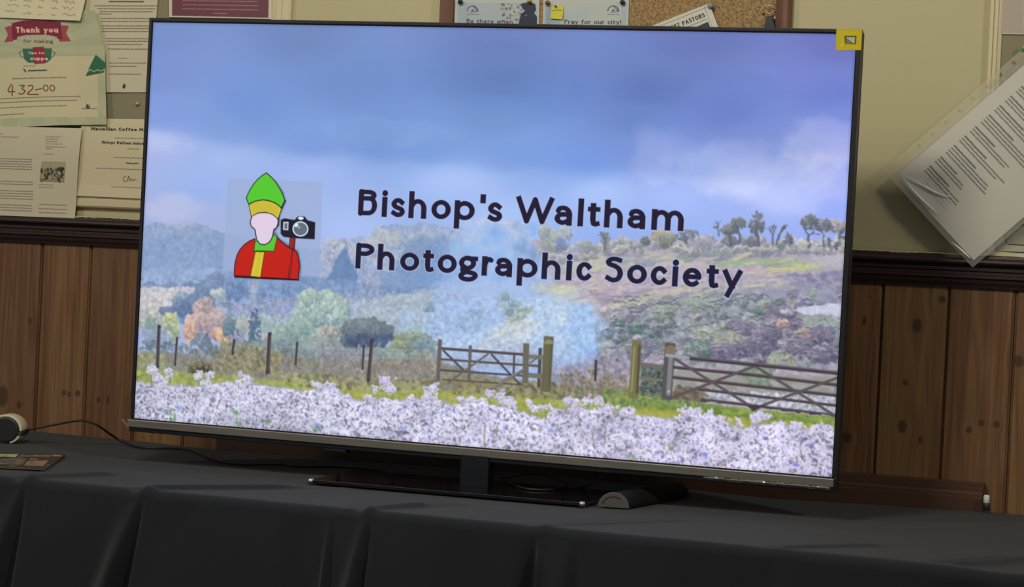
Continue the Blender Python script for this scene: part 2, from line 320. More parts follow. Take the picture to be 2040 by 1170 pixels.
def screen_picture(W=1280, H=720):
    M = homog([(305.5, 43.2), (1706.5, 69), (1656, 950.3), (268.2, 835.5)], [(0, 0), (W, 0), (W, H), (0, H)])
    cv = Canvas(W, H, (140, 165, 225), M)
    R = random.Random(5)
    lerp = lambda a, b, t: tuple(a[i] + (b[i] - a[i]) * t for i in range(3))
    Yg, Xg = np.mgrid[0:H, 0:W].astype(np.float32)
    # sky -------------------------------------------------
    S = [(310,60,120,145,200),(600,60,113,137,190),(1000,70,112,132,190),(1400,80,108,122,186),(1690,80,110,117,188),
         (310,150,125,150,211),(700,160,118,146,204),(1000,150,110,135,190),(1300,170,108,130,190),(1650,180,118,133,208),
         (320,225,132,158,222),(500,220,120,151,215),(750,270,116,150,214),(1000,230,118,148,208),(1250,250,112,138,200),(1450,230,115,136,202),(1690,250,132,148,224),
         (450,262,128,158,218),(620,290,126,158,220),(850,290,124,158,220),(1050,300,124,158,222),(1170,325,118,153,226),(1260,290,118,148,214),
         (1290,300,135,155,222),(1500,270,128,148,214),(1600,300,140,160,218),(1660,290,145,160,228),(1400,330,135,160,225),
         (320,300,158,174,226),(450,330,150,176,230),(620,350,150,176,232),(400,370,148,176,232),(330,420,166,178,222),(600,400,158,182,235),(900,370,156,184,240),(1200,390,158,187,243),(1350,400,155,180,245),(1550,400,156,177,242),(1690,420,145,166,244),(1690,350,148,165,236),
         (700,460,165,188,240),(400,440,165,178,222),(1400,470,150,175,240),(1000,450,165,192,242)]
    P = cv.q([(a[0], a[1]) for a in S]); C = np.array([a[2:] for a in S], np.float32)
    gy, gx = np.mgrid[0:H // 2:4, 0:W + 8:8].astype(np.float32)
    num = np.zeros(gx.shape + (3,), np.float32); den = np.zeros(gx.shape, np.float32)
    for (px, py), c in zip(P, C):
        w = 1 / (((gx - px) / 1.7) ** 2 + (gy - py) ** 2 + 260) ** 1.6
        num += w[..., None] * c; den += w
    g = num / den[..., None]
    fx = np.arange(W) / 8; fy = np.minimum(np.arange(H) / 4, g.shape[0] - 1.001); ix = fx.astype(int); iy = fy.astype(int)
    tx = (fx - ix)[None, :, None]; ty = (fy - iy)[:, None, None]
    cv.a[:] = (g[iy][:, ix] * (1 - tx) + g[iy][:, ix + 1] * tx) * (1 - ty) + (g[iy + 1][:, ix] * (1 - tx) + g[iy + 1][:, ix + 1] * tx) * ty
    n1 = fbm(W, H, 110, 3, 4, 3.2) - .5; n2 = fbm(W, H, 60, 8, 4, 1.6) - .5
    cv.a += (n1 * 12)[..., None] * np.array([1, .85, .55], np.float32)
    L = cv.q([(283,262),(380,272),(470,288),(600,312),(760,322),(930,330),(1100,345),(1290,342),(1400,356),(1700,372)])
    yl = np.interp(np.arange(W), L[:, 0], L[:, 1])[None, :] + n2 * 26
    m = 1 / (1 + np.exp(-(Yg - yl) / 5)); m = m * np.exp(-np.maximum(0, Yg - yl) / 90)
    cv.a += (m * 17)[..., None] * np.array([1.1, .9, .6], np.float32)
    def cloud(x, y, rx, ry, amp, seed, cell=50):
        (cx, cy), = cv.q((x, y)); n = fbm(W, H, cell, seed, 5, 1.2)
        d = ((Xg - cx) / rx) ** 2 + ((Yg - cy) / ry) ** 2 + (n - .5) * 2.2
        k = np.clip(1.1 - d, 0, 1); k = k * k * (3 - 2 * k)
        cv.a[:] += (k * amp)[..., None] * np.array([1.15, .85, .35], np.float32)
    cloud(1305, 295, 52, 60, 12, 21, 50); cloud(1480, 335, 190, 55, 20, 22, 70); cloud(1640, 285, 80, 42, 20, 23, 44); cloud(1590, 370, 150, 55, 14, 24, 70)
    cloud(330, 280, 60, 22, 10, 25); cloud(340, 415, 110, 30, 13, 26); cloud(1450, 215, 300, 70, -5, 27, 90); cloud(1050, 160, 300, 70, -4, 28, 90); cloud(780, 265, 150, 30, 7, 29)
    sky = cv.a.copy()
    # helpers for the land ---------------------------------
    def scat(pts, n, r0, r1, cols, el=1.0, ang=0.0, ja=.5, alpha=.9, jit=8, dn=0):
        P = cv.q(pts); x0, y0 = P.min(0); x1, y1 = P.max(0); k = 0
        def inside(x, y):
            c = False; j = len(P) - 1
            for i in range(len(P)):
                if (P[i][1] > y) != (P[j][1] > y) and x < (P[j][0] - P[i][0]) * (y - P[i][1]) / (P[j][1] - P[i][1]) + P[i][0]: c = not c
                j = i
            return c
        while k < n:
            x = R.uniform(x0, x1); y = R.uniform(y0, y1); k += 1
            if not inside(x, y): continue
            r = R.uniform(r0, r1); c = R.choice(cols); t = R.uniform(-jit, jit)
            cv.dab(x, y, r * el, r, ang + R.uniform(-ja, ja), (c[0] + t, c[1] + t, c[2] + t), alpha)
    def bush(x, y, rx, ry, dark, light, n=None, r=2.6, rim=True, ld=(-.35, -.9), flat=0):
        (cx, cy), = cv.q((x, y)); rx *= .92; ry *= .92
        n = n or int(rx * ry * .55 + 12)
        for i in range(n):
            a = R.uniform(0, 6.283); d = math.sqrt(R.random()) * R.uniform(.9, 1.06)
            dx, dy = math.cos(a) * d, math.sin(a) * d
            if flat and dy > 1 - flat: continue
            t = .5 + .5 * (dx * ld[0] + dy * ld[1]) + R.uniform(-.28, .28); t = min(1, max(0, t)) ** 1.3
            rr = r * R.uniform(.5, 1.3); cv.dab(cx + dx * rx, cy + dy * ry, rr * 1.2, rr, R.uniform(0, 3), lerp(dark, light, t), .85)
    def twig(x, y, L, ang, w, col, dep, fan=.55):
        x2 = x + L * math.cos(ang); y2 = y - L * math.sin(ang)
        cv.line([(x, y), (x2, y2)], w, col, .85)
        if dep:
            for k in range(R.choice((2, 3))):
                twig(x2, y2, L * R.uniform(.5, .8), ang + R.uniform(-fan, fan) * 1.3, max(.7, w * .62), col, dep - 1, fan)
    def warp(y0, amp, cell, seed, tex=0.0, y1=None):
        b = cv.a[y0:y1].copy(); h = b.shape[0]
        u = np.clip(np.arange(W)[None] + (fbm(W, h, cell, seed, 3) - .5) * amp * 2, 0, W - 1.01); v = np.clip(np.arange(h)[:, None] + (fbm(W, h, cell, seed + 1, 3) - .5) * amp * 2, 0, h - 1.01)
        iu, iv = u.astype(int), v.astype(int); fu = (u - iu)[..., None]; fv = (v - iv)[..., None]
        o = (b[iv, iu] * (1 - fu) + b[iv, iu + 1] * fu) * (1 - fv) + (b[iv + 1, iu] * (1 - fu) + b[iv + 1, iu + 1] * fu) * fv
        if tex: o *= (1 + (fbm(W, h, 5, seed + 2, 3) - .5) * tex)[..., None]
        land = np.clip(np.abs(b - sky[y0:y1]).sum(-1, keepdims=True) / 14 - .3, 0, 1) if tex else 1
        cv.a[y0:y1] = b * (1 - land) + o * land
    # far woods on the left
    cv.poly([(270,470),(283,457),(298,447),(312,444),(330,449),(343,455),(360,458),(373,452),(390,446),(403,447),(422,455),(440,462),(470,470),(640,500),(640,600),(270,600)], lambda X, Y: np.stack([118 + n2*46 + (Y-330)*.06, 147 + n2*42 + (Y-330)*.07, 197 + n2*34 + (Y-330)*.06], -1)[int(Y[0,0]):int(Y[0,0])+Y.shape[0], int(X[0,0]):int(X[0,0])+X.shape[1]] if 0 else (122,150,200), soft=2.5)
    scat([(280,455),(330,450),(360,460),(395,448),(440,464),(446,560),(282,560)], 900, 3, 7, [(112,140,192),(122,150,200),(132,160,206),(104,134,188),(128,158,212)], .8, 1.57, .4, .35)
    scat([(282,448),(320,446),(420,452),(440,468),(282,470)], 160, 2, 4, [(150,165,195),(138,158,195)], 1, 0, 2, .4)
    scat([(282,540),(446,540),(446,566),(282,566)], 200, 3, 6, [(140,168,215),(130,160,212)], 1.6, 0, .3, .4)
    # woods right of the emblem
    cv.poly([(640,500),(655,482),(680,476),(700,478),(720,470),(745,478),(760,462),(790,445),(820,450),(850,440),(880,452),(920,450),(960,470),(1010,450),(1040,440),(1060,470),(1070,520),(1060,600),(640,620)], (140,165,212), soft=5)
    for k in range(46):
        bx = R.uniform(650, 960); by = 470 + abs(R.gauss(0, 26)) + (20 if bx < 740 else 0)
        bush(bx, by, R.uniform(10, 24), R.uniform(10, 22), (120,148,195), (188,190,200), r=2.6)
    scat([(760,450),(960,455),(960,520),(760,520)], 420, 2, 4.5, [(160,172,200),(176,182,205),(140,165,205),(120,150,195)], 1, 0, 2, .5)
    for x, y, rx, ry, c in [(835,530,36,52,(92,132,190)),(880,520,30,44,(96,142,205)),(925,500,26,30,(118,162,222)),(790,560,40,30,(106,140,194)),(970,500,40,34,(122,170,235)),(1010,495,34,40,(118,165,230)),(1050,520,26,44,(98,142,205)),(950,560,90,36,(112,162,235)),(870,565,60,26,(100,146,208))]:
        cv.ell(x, y, rx, ry, c, .62, soft=rx * .35)
    scat([(930,440),(1060,440),(1060,480),(930,490)], 160, 4, 9, [(172,192,232),(160,186,236),(190,198,226)], 1.2, .3, 1, .3)
    scat([(640,482),(700,478),(720,500),(650,560),(640,560)], 160, 1.6, 3.5, [(190,180,195),(200,195,190),(180,175,200),(165,170,180)], 1, 0, 2, .7)
    scat([(710,475),(760,470),(790,540),(730,540)], 170, 1.6, 3.5, [(200,190,185),(185,185,190),(165,172,192)], 1, 0, 2, .6)
    scat([(745,470),(800,460),(800,520),(760,530)], 120, 1.6, 3.2, [(188,190,170),(170,180,180)], 1, 0, 2, .6)
    cv.poly([(688,492),(696,505),(704,528),(713,530),(716,585),(640,590),(650,560),(664,540),(668,520),(680,505)], (84,122,178), soft=3)
    cv.line([(690,494),(692,474)], 1.6, (110,125,150)); 
    cv.poly([(270,572),(330,590),(420,575),(520,555),(640,553),(760,570),(860,572),(1000,575),(1000,640),(270,650)], (104,138,192), soft=5)
    scat([(455,555),(720,560),(760,585),(640,600),(455,595)], 420, 3, 7, [(98,130,186),(112,146,198),(124,158,205),(90,122,176)], 1, 0, 2, .4)
    scat([(715,545),(760,550),(765,600),(715,600)], 160, 2, 4, [(150,160,195),(128,146,190),(168,174,200)], 1, 0, 2, .6)
    cv.poly([(494,560),(520,560),(512,600),(498,606)], (165,178,190), .6, soft=4)
    # hedge and cream field
    for x0, x1 in ((282, 316), (319, 357), (361, 405)):
        cv.poly([(x0,576),(x0+2,566),(x0+10,562),(x1-8,561),(x1,568),(x1,576)], (104,134,178), soft=1.6, out=(165,185,215), ow=1)
    cv.poly([(265,574),(408,573),(380,592),(345,612),(325,632),(265,640)], (198,192,200), soft=1.8)
    scat([(268,590),(350,592),(330,620),(268,625)], 90, 6, 12, [(208,198,186),(200,192,196)], 2.4, 0, .2, .3)
    # slope and field behind the village
    cv.poly([(430,600),(560,596),(700,585),(790,590),(760,615),(720,640),(620,650),(440,636)], (132,150,194), soft=5)
    scat([(450,602),(640,598),(770,592),(700,640),(450,632)], 420, 1.6, 3.6, [(142,156,196),(122,140,184),(156,164,196),(140,145,182)], 2.2, .08, .4, .6)
    cv.poly([(440,630),(540,628),(640,640),(720,640),(720,700),(440,700)], (146,172,186), soft=2.5)
    scat([(450,634),(600,636),(600,680),(450,680)], 120, 4, 8, [(152,178,176),(140,168,186),(160,180,176)], 2.4, .05, .2, .35)
    # big pale meadow with smoke
    cv.poly([(690,610),(730,600),(790,594),(850,580),(930,568),(1010,560),(1110,560),(1150,590),(1190,620),(1200,735),(860,735),(800,690),(700,650)], (158,180,214), soft=7)
    scat([(700,606),(860,584),(900,640),(860,690),(720,640)], 380, 5, 12, [(158,176,196),(164,180,190),(168,182,186),(156,176,204)], 2.2, -.1, .3, .3)
    scat([(830,650),(870,630),(880,660),(800,668)], 60, 4, 9, [(140,176,172),(150,182,180)], 2, .05, .3, .4)
    scat([(880,570),(1100,560),(1180,620),(1190,700),(900,700),(860,640)], 420, 7, 18, [(160,184,232),(152,182,234),(168,190,236),(150,176,220)], 1.5, -.3, .4, .25)
    for x, y, rx, ry, c, a in [(856,615,9,8,(128,148,182),.8),(955,610,14,7,(140,162,205),.7),(1010,590,18,12,(140,168,196),.6),(1022,612,20,14,(150,172,176),.7),(905,638,16,12,(144,170,206),.5),(950,640,26,20,(140,172,204),.6),(870,660,18,6,(132,158,206),.7),(925,655,30,10,(136,168,206),.6)]:
        cv.ell(x, y, rx, ry, c, a, soft=4)
    scat([(935,590),(975,640),(925,665),(895,650)], 60, 1.8, 4, [(134,164,196),(150,176,200),(126,156,186)], 1.3, 0, 1, .5)
    scat([(990,585),(1050,600),(1050,625),(1000,630)], 70, 1.6, 3.5, [(160,176,160),(140,160,170),(176,188,166)], 1.8, -.4, .4, .6)
    cv.poly([(860,680),(940,668),(1000,648),(1060,615),(1120,592),(1170,620),(1192,640),(1190,700),(1100,712),(1020,690),(960,678),(900,700),(865,708)], (176,200,226), .85, soft=6)
    scat([(960,662),(1040,630),(1110,610),(1130,660),(1030,690)], 140, 3, 8, [(196,204,212),(190,206,220),(206,208,200),(180,204,236)], 3.2, -.45, .15, .45)
    scat([(1060,600),(1140,590),(1180,640),(1150,680),(1080,650)], 120, 4, 10, [(176,206,238),(190,212,238),(166,200,240)], 2.6, -.5, .2, .4)
    scat([(960,668),(1030,680),(1080,690),(1080,715),(960,700)], 120, 2, 5, [(160,165,200),(140,155,195),(180,175,195)], 1.4, 0, .6, .5)
    cv.poly([(1022,655),(1060,646),(1064,652),(1030,664)], (170,172,192), .8, soft=3)
    for x, y, rx, ry, c in [(1160,660,26,38,(144,188,242)),(1178,690,20,30,(136,182,240)),(1100,690,26,12,(140,172,224)),(1130,700,40,16,(150,178,220)),(1095,655,14,16,(160,194,236))]:
        cv.ell(x, y, rx, ry, c, .6, soft=9)
    # right-hand hill
    H0 = [(1060,478),(1090,482),(1130,492),(1180,496),(1230,486),(1262,478),(1320,484),(1400,490),(1470,488),(1560,480),(1700,476),(1700,860),(1180,800),(1192,735),(1188,640),(1160,610),(1120,590),(1100,560),(1080,520)]
    cv.poly(H0, (172,160,178), soft=2.5)
    scat([(1110,545),(1260,520),(1520,520),(1500,560),(1300,620),(1200,640),(1150,600)], 900, 2, 5, [(190,166,182),(182,158,178),(198,178,182),(172,156,180),(196,182,172)], 3, -.22, .2, .6)
    scat([(1105,515),(1300,506),(1430,520),(1200,540),(1120,545)], 260, 2, 4.5, [(186,186,150),(196,192,162),(170,172,160),(160,160,172)], 3, -.12, .2, .6)
    scat([(1060,570),(1130,566),(1160,590),(1130,600)], 60, 3, 6, [(196,196,168),(186,190,180)], 2.6, -.4, .3, .7)
    scat([(1240,505),(1330,520),(1300,530),(1200,525)], 60, 3, 5, [(140,148,170)], 3, -.05, .1, .5)
    for b in [[(1190,625),(1280,590),(1400,560),(1400,572),(1260,608),(1200,640)],[(1210,605),(1300,580),(1300,588),(1215,614)]]:
        cv.poly(b, (188,186,150), .75, soft=4)
    for b in [[(1185,600),(1240,588),(1300,575),(1300,582),(1200,612)],[(1160,575),(1230,590),(1200,600)],[(1195,622),(1260,606),(1258,612),(1200,634)],[(1430,550),(1520,545),(1530,553),(1440,563)]]:
        cv.poly(b, (142,134,158), .7, soft=3)
    cv.poly([(1420,520),(1500,514),(1560,516),(1640,520),(1640,534),(1560,530),(1430,532)], (148,176,128), .9, soft=3)
    cv.poly([(1530,532),(1640,523),(1650,530),(1560,545),(1534,543)], (196,194,124), .9, soft=3)
    cv.poly([(1530,578),(1588,570),(1580,582),(1526,586)], (184,186,134), .9, soft=3)
    cv.poly([(1590,520),(1690,500),(1690,530),(1640,534)], (188,176,190), .7, soft=3)
    # shrubby slope
    scat([(1190,640),(1300,600),(1430,572),(1690,560),(1690,740),(1400,730),(1280,700),(1195,700)], 1500, 2.5, 6, [(120,130,136),(138,146,154),(108,120,130),(158,166,172),(124,120,140),(138,150,142)], 1.6, -.2, .4, .7)
    for k in range(120):
        bx = R.uniform(1195, 1680); top = 640 - (bx - 1190) * .18; by = R.uniform(max(575, top), 715)
        pur = bx > 1450 and by > 630; 
        if bx > 1560 and 596 < by < 636: continue
        dk, lt = ((88,82,112),(152,138,160)) if pur else R.choice([((76,94,104),(172,182,184)),((92,106,102),(176,182,164)),((98,98,122),(172,170,188))])
        bush(bx, by, R.uniform(7, 20), R.uniform(5, 13), dk, lt, r=2.1)
    for x, y, rx, ry in [(1265,655,14,11),(1290,668,12,8),(1230,640,12,9),(1510,620,12,8),(1395,690,18,12),(1405,700,18,10),(1240,700,14,8)]:
        bush(x, y, rx, ry, (62,92,96), (140,164,146), r=2)
    for x, y, rx, ry in [(1470,690,34,20),(1440,700,24,16),(1520,680,24,28),(1535,660,18,24),(1600,640,34,20),(1625,665,34,24),(1595,690,22,22),(1640,705,26,18),(1560,622,26,12),(1515,716,12,10)]:
        bush(x, y, rx, ry, (84,80,112), (156,142,164), r=2.3)
    scat([(1380,655),(1470,660),(1500,680),(1400,685)], 120, 2, 4, [(156,158,132),(140,146,130),(166,166,144)], 2, .25, .3, .6)
    scat([(1540,700),(1562,690),(1580,725),(1530,722)], 40, 2.5, 5, [(164,172,136),(150,160,130)], 1.5, -.3, .4, .7)
    bush(1560, 645, 12, 8, (150,112,116), (206,166,144), r=2); bush(1598, 664, 17, 8, (150,116,120), (214,178,158), r=2)
    scat([(1600,622),(1680,632),(1680,650),(1600,645)], 80, 2.5, 5, [(150,164,150),(140,152,150)], 2, .1, .3, .6)
    cv.poly([(1572,618),(1600,612),(1640,608),(1690,603),(1690,633),(1640,628),(1600,626),(1590,620)], (196,196,226), soft=1.6)
    bush(1564, 622, 12, 5, (110,110,130), (220,220,226), r=1.8); bush(1610, 602, 13, 7, (60,80,104), (120,140,160), r=2)
    bush(1400, 606, 34, 14, (124,138,134), (168,176,156), r=2.4)
    scat([(1480,560),(1690,540),(1690,600),(1580,606),(1500,580)], 320, 2, 5, [(134,126,166),(118,112,156),(148,142,176),(152,156,170)], 2, -.1, .4, .6)
    scat([(1440,560),(1560,545),(1560,575),(1450,585)], 160, 2, 4.5, [(168,160,172),(150,146,164),(184,174,176)], 2.6, -.15, .3, .6)
    # hedge along the ridge
    for k in range(150):
        bx = R.uniform(1075, 1695); yy = np.interp(bx, [1075,1130,1250,1320,1700], [496,500,482,484,482])
        bush(bx, yy + R.uniform(-6, 20), R.uniform(5, 13), R.uniform(4, 9), R.choice([(118,122,128),(128,124,146),(108,118,122)]), R.choice([(200,194,182),(186,184,196),(212,204,192)]), r=1.8)
    zz = [(1330,497),(1336,490),(1350,494),(1372,498),(1374,506),(1380,490),(1392,488),(1400,508),(1408,496),(1413,487),(1420,500),(1424,510),(1436,502),(1446,491),(1456,503),(1466,492),(1480,494),(1492,490)]
    cv.line(zz, 1.6, (226,222,222), .85)
    scat([(1345,505),(1500,500),(1560,510),(1360,520)], 130, 2.5, 5, [(126,140,140),(116,124,150),(140,150,158)], 2, -.2, .3, .6)
    # trees on the ridge
    for x, y, rx, ry, dk, lt in [(1128,470,12,26,(120,132,140),(196,196,176)),(1100,478,22,20,(130,140,138),(200,200,176)),(1085,462,12,18,(128,140,150),(190,194,186)),(1118,487,10,12,(92,112,156),(128,146,186)),(1165,490,18,10,(120,130,140),(176,180,170)),
                                 (1287,480,9,9,(84,98,104),(120,134,132)),(1325,472,24,12,(110,112,98),(196,176,130)),(1328,486,14,10,(90,100,100),(150,150,120)),(1372,470,22,12,(88,98,116),(130,138,150)),(1400,482,26,12,(130,128,148),(186,180,192)),
                                 (1508,446,14,22,(88,94,110),(128,132,144)),(1470,445,14,12,(84,96,98),(134,140,130)),(1452,458,14,10,(88,98,104),(140,142,136)),(1665,452,24,12,(120,112,118),(196,180,160)),(1640,448,14,12,(94,96,112),(150,146,144)),(1612,442,16,14,(78,90,98),(128,134,130)),(1208,476,10,12,(108,122,130),(156,166,160)),
                                 (1455,480,16,10,(90,92,110),(140,140,146)),(1498,482,14,10,(84,88,104),(140,140,150)),(1570,478,10,10,(88,92,108),(140,140,150))]:
        bush(x, y, rx, ry, dk, lt, r=1.9)
    for x, y, L, w, d, f in [(1473,488,18,4.5,4,.7),(1512,488,16,4,4,.55),(1456,486,12,4,3,.8),(1540,486,16,3.5,3,.5),(1550,486,18,4,3,.45),(1572,488,12,3.5,2,.4),(1612,490,18,6,4,.75),(1640,492,18,3.5,4,.6),(1665,498,18,7,3,.9),(1207,496,12,3.5,4,.5),(1650,494,10,3,2,.5),(1432,470,12,3,3,.9)]:
        twig(x, y, L, 1.57 + R.uniform(-.1, .1), w, (84,90,104), d, f)
    scat([(1585,470),(1690,462),(1690,490),(1585,488)], 30, 2, 4, [(210,206,170),(196,204,226)], 1, 0, 2, .7)
    # village ----------------------------------------------
    for x, y, rx, ry, dk, lt in [(430,560,22,16,(84,112,158),(118,146,186)),(415,580,26,20,(80,108,156),(112,140,182)),(365,602,24,18,(76,104,148),(140,164,186)),(392,606,28,22,(78,106,154),(106,134,178)),(372,618,30,14,(70,98,146),(96,124,170)),(332,622,16,8,(84,106,150),(120,140,176)),(446,610,18,30,(104,128,172),(146,164,190)),(438,588,16,10,(140,156,170),(206,214,196)),(470,575,22,24,(84,118,172),(108,142,192)),(440,640,24,26,(118,134,170),(160,168,190))]:
        bush(x, y, rx, ry, dk, lt, r=3)
    for x, y, rx, ry, dk, lt in [(300,640,26,26,(140,156,160),(212,212,176)),(285,620,14,16,(170,168,176),(216,208,188)),(300,648,12,10,(110,140,140),(140,166,150)),(342,642,18,18,(140,160,120),(214,216,130)),(348,662,14,18,(130,156,130),(206,212,136)),(332,652,10,10,(120,146,140),(170,186,140))]:
        bush(x, y, rx, ry, dk, lt, r=2.6)
    for x, y, rx, ry in [(408,620,24,22),(396,650,30,26),(430,645,24,26),(382,660,18,24),(440,668,20,14),(412,600,10,8),(400,672,28,10)]:
        bush(x, y, rx, ry, (138,118,134), (222,182,164), r=2.7)
    scat([(375,640),(390,640),(384,685),(370,682)], 40, 2, 4, [(226,166,116),(236,176,120)], 1, 0, 2, .8)
    scat([(432,655),(455,655),(452,682),(430,680)], 40, 2, 4, [(230,172,116),(240,184,116)], 1, 0, 2, .8)
    cv.line([(410,628),(414,665)], 3, (140,126,150), .6); bush(458, 652, 14, 18, (72,104,130), (120,148,154), r=2.2)
    bush(487, 650, 16, 14, (150,154,160), (190,184,176), r=2.4)
    cv.poly([(283,658),(330,660),(345,675),(345,690),(283,688)], (140,156,188), soft=2)
    cv.poly([(376,685),(396,662),(411,664),(424,688),(404,692)], (110,124,152), soft=1.2); cv.poly([(392,690),(411,664),(424,690),(400,694)], (98,114,140), soft=1); cv.line([(390,692),(411,665)], 1.6, (176,190,206)); cv.line([(411,665),(424,688)], 1.4, (70,86,110))
    cv.poly([(456,684),(470,665),(482,668),(492,688),(476,692)], (150,150,178), soft=1.2); cv.line([(470,686),(480,668),(490,680)], 1.4, (96,104,136)); cv.poly([(470,660),(477,660),(477,670),(470,668)], (100,100,120))
    scat([(282,680),(360,684),(460,692),(560,690),(560,712),(282,712)], 420, 2, 4, [(86,110,124),(104,126,140),(124,144,150),(72,96,112)], 1.6, 0, .6, .7)
    for cx_, top in ((504, 620), (512, 616)):                    # twin conifers
        for k in range(70):
            t = R.random(); y = top + t * 84; hw = 1.5 + t * 15; (a, b), = cv.q((cx_ + R.uniform(-hw, hw), y)); cv.dab(a, b, 2.6, 2, R.uniform(-.6, .6), R.choice([(62,92,126),(78,108,138),(54,80,112)]), .85)
    cv.poly([(520,665),(552,662),(545,690),(534,700),(524,680)], (206,188,200), .8, soft=3)
    cv.poly([(440,684),(560,676),(700,684),(880,700),(880,725),(440,720)], (130,146,150), soft=5)
    cv.poly([(1085,708),(1140,702),(1200,706),(1200,770),(1085,765)], (148,150,178), soft=8)
    scat([(1095,705),(1195,700),(1195,765),(1095,765)], 170, 2, 5, [(150,150,180),(134,134,164),(168,164,190),(140,150,190)], 1.2, 0, 1, .6)
    # middle trees
    for x, y, rx, ry in [(620,606,28,26),(652,602,34,22),(680,618,20,24),(610,630,24,26),(650,630,38,26),(676,640,20,18)]:
        bush(x, y, rx, ry, (104,138,148), (182,202,182), r=2.6)
    for k in range(40):
        x = R.uniform(598, 690); y = R.uniform(596, 650); cv.line([(x, y), (x + R.uniform(-2, 5), y + R.uniform(6, 16))], 1.6, R.choice([(190,208,186),(118,150,150),(96,132,140)]), .7)
    for x, y, rx, ry, dk, lt in [(570,668,30,22,(108,138,146),(166,188,170)),(600,660,34,24,(110,144,142),(160,188,168)),(560,690,26,18,(96,122,130),(146,166,156)),(620,690,34,20,(104,132,140),(150,172,160)),(652,672,24,20,(128,140,140),(186,182,168)),(665,662,18,10,(130,138,132),(196,184,164)),(640,700,30,18,(110,128,140),(160,166,160))]:
        bush(x, y, rx, ry, dk, lt, r=2.5)
    bush(732, 664, 54, 29, (66,84,108), (124,140,138), r=2.6, n=1100, flat=.45); bush(700, 680, 22, 14, (70,88,108), (120,136,136), r=2.4); scat([(690,668),(778,668),(770,690),(700,692)], 260, 2, 4, [(62,80,116),(72,92,128),(54,72,104)], 1.2, 0, 1, .7)
    bush(826, 686, 44, 22, (70,92,88), (150,160,118), r=2.4, n=800, flat=.4); bush(800, 694, 24, 14, (84,104,96), (170,178,130), r=2.3)
    bush(790, 712, 26, 14, (112,140,132), (150,172,160), r=2.4); bush(850, 712, 22, 12, (110,124,110), (160,164,138), r=2.3)
    warp(270, 4, 8, 51, .2)
    land = np.clip(np.abs(cv.a - sky).sum(-1, keepdims=True) / 14 - .3, 0, 1)
    g = cv.a.mean(-1, keepdims=True); hz = land * np.clip(.24 - Xg / W * .16, .05, .3)[..., None] * np.clip(1.5 - (Yg - 300) / 260, .2, 1)[..., None]; cv.a[:] = cv.a + land * ((g - cv.a) * .2 + 3); cv.a[:] += hz * (np.array([178, 194, 222], np.float32) - cv.a)
    (sx, sy), = cv.q((1095, 655)); nz = fbm(W, H, 46, 61, 5, .8, .6)
    for (qx, qy), rx, ry, st in [(cv.q((1120, 655))[0], 80, 62, .62), (cv.q((1000, 560))[0], 110, 60, .5), (cv.q((960, 490))[0], 95, 40, .42), (cv.q((900, 650))[0], 110, 60, .35)]:
        d = ((Xg - qx) / rx) ** 2 + ((Yg - qy) / ry) ** 2 + (nz - .5) * 2.6
        k = np.clip(1.1 - d, 0, 1); k = (k * k * (3 - 2 * k) * st)[..., None]
        cv.a[:] = cv.a * (1 - k) + np.array([168, 198, 242], np.float32) * k
    # clean lit meadow over the smoke
    cv.poly([(905,706),(935,692),(985,672),(1040,640),(1090,612),(1130,606),(1170,640),(1186,668),(1178,700),(1120,708),(1050,700),(1000,694),(950,702)], (186,204,226), .5, soft=14)
    for k in range(46):
        t = R.random(); x0 = 940 + 190 * t + R.uniform(-14, 14); y0 = 692 - 78 * t + R.uniform(-12, 26); L = R.uniform(18, 60)
        cv.line([(x0, y0), (x0 + L, y0 - L * R.uniform(.3, .5))], R.uniform(1, 3), R.choice([(214,218,206),(202,214,224),(222,224,216),(186,206,232),(206,212,190)]), .45)
    for k in range(26):
        x0 = R.uniform(1085, 1165); y0 = R.uniform(580, 640); cv.line([(x0, y0), (x0 + R.uniform(14, 34), y0 - R.uniform(4, 16))], R.uniform(1, 2.4), R.choice([(200,204,180),(196,212,226),(216,214,196)]), .5)
    scat([(1000,640),(1060,606),(1070,612),(1030,648)], 40, 1.6, 3.4, [(176,186,160),(146,164,160),(196,202,176)], 2.4, -.5, .3, .7)
    for x, y in ((856,615),(1008,592),(1022,606),(1016,622)):
        bush(x, y, 10, 7, (122,146,170), (166,184,190), r=2)
    for k in range(60):                            # drifting smoke
        x = R.gauss(1150, 26); y = R.uniform(610, 715); cv.ell(x, y, R.uniform(5, 14), R.uniform(5, 12), R.choice([(140,184,242),(164,200,242),(180,208,240),(150,176,222)]), .3, 6)
    for k in range(50):
        x = R.gauss(1000, 60); y = R.uniform(455, 560); cv.ell(x, y, R.uniform(6, 18), R.uniform(6, 16), R.choice([(120,170,238),(156,192,240),(180,204,238),(196,206,230)]), .26, 7)
    # brighter, warmer sunlit ground on the hill
    for k in range(260):
        x0 = R.uniform(1110, 1560); y0 = R.uniform(508, 606 - max(0, (x0 - 1240)) * .09); L = R.uniform(8, 34)
        cv.line([(x0, y0), (x0 + L, y0 - L * R.uniform(.05, .3))], R.uniform(1, 2.6), R.choice([(212,186,184),(206,196,160),(196,170,186),(222,206,190),(150,134,156),(136,130,150),(204,202,164)]), .55)
    for k in range(300):                           # lit bush tops and gaps
        x0 = R.uniform(1200, 1680); y0 = R.uniform(585, 720)
        if x0 > 1560 and 600 < y0 < 634: continue
        pts = [(x0 + q * 3.2, y0 - 2.6 * math.sin(q * .75) - R.uniform(0, 1.4)) for q in range(R.choice((4, 5, 6)))]
        cv.line(pts, R.uniform(1, 1.8), R.choice([(196,200,206),(176,186,184),(206,196,206),(160,172,170)]), .55)
        cv.line([(a_, b_ + 3.4) for a_, b_ in pts], R.uniform(1.6, 3), R.choice([(78,84,100),(92,86,114),(84,98,100)]), .5)
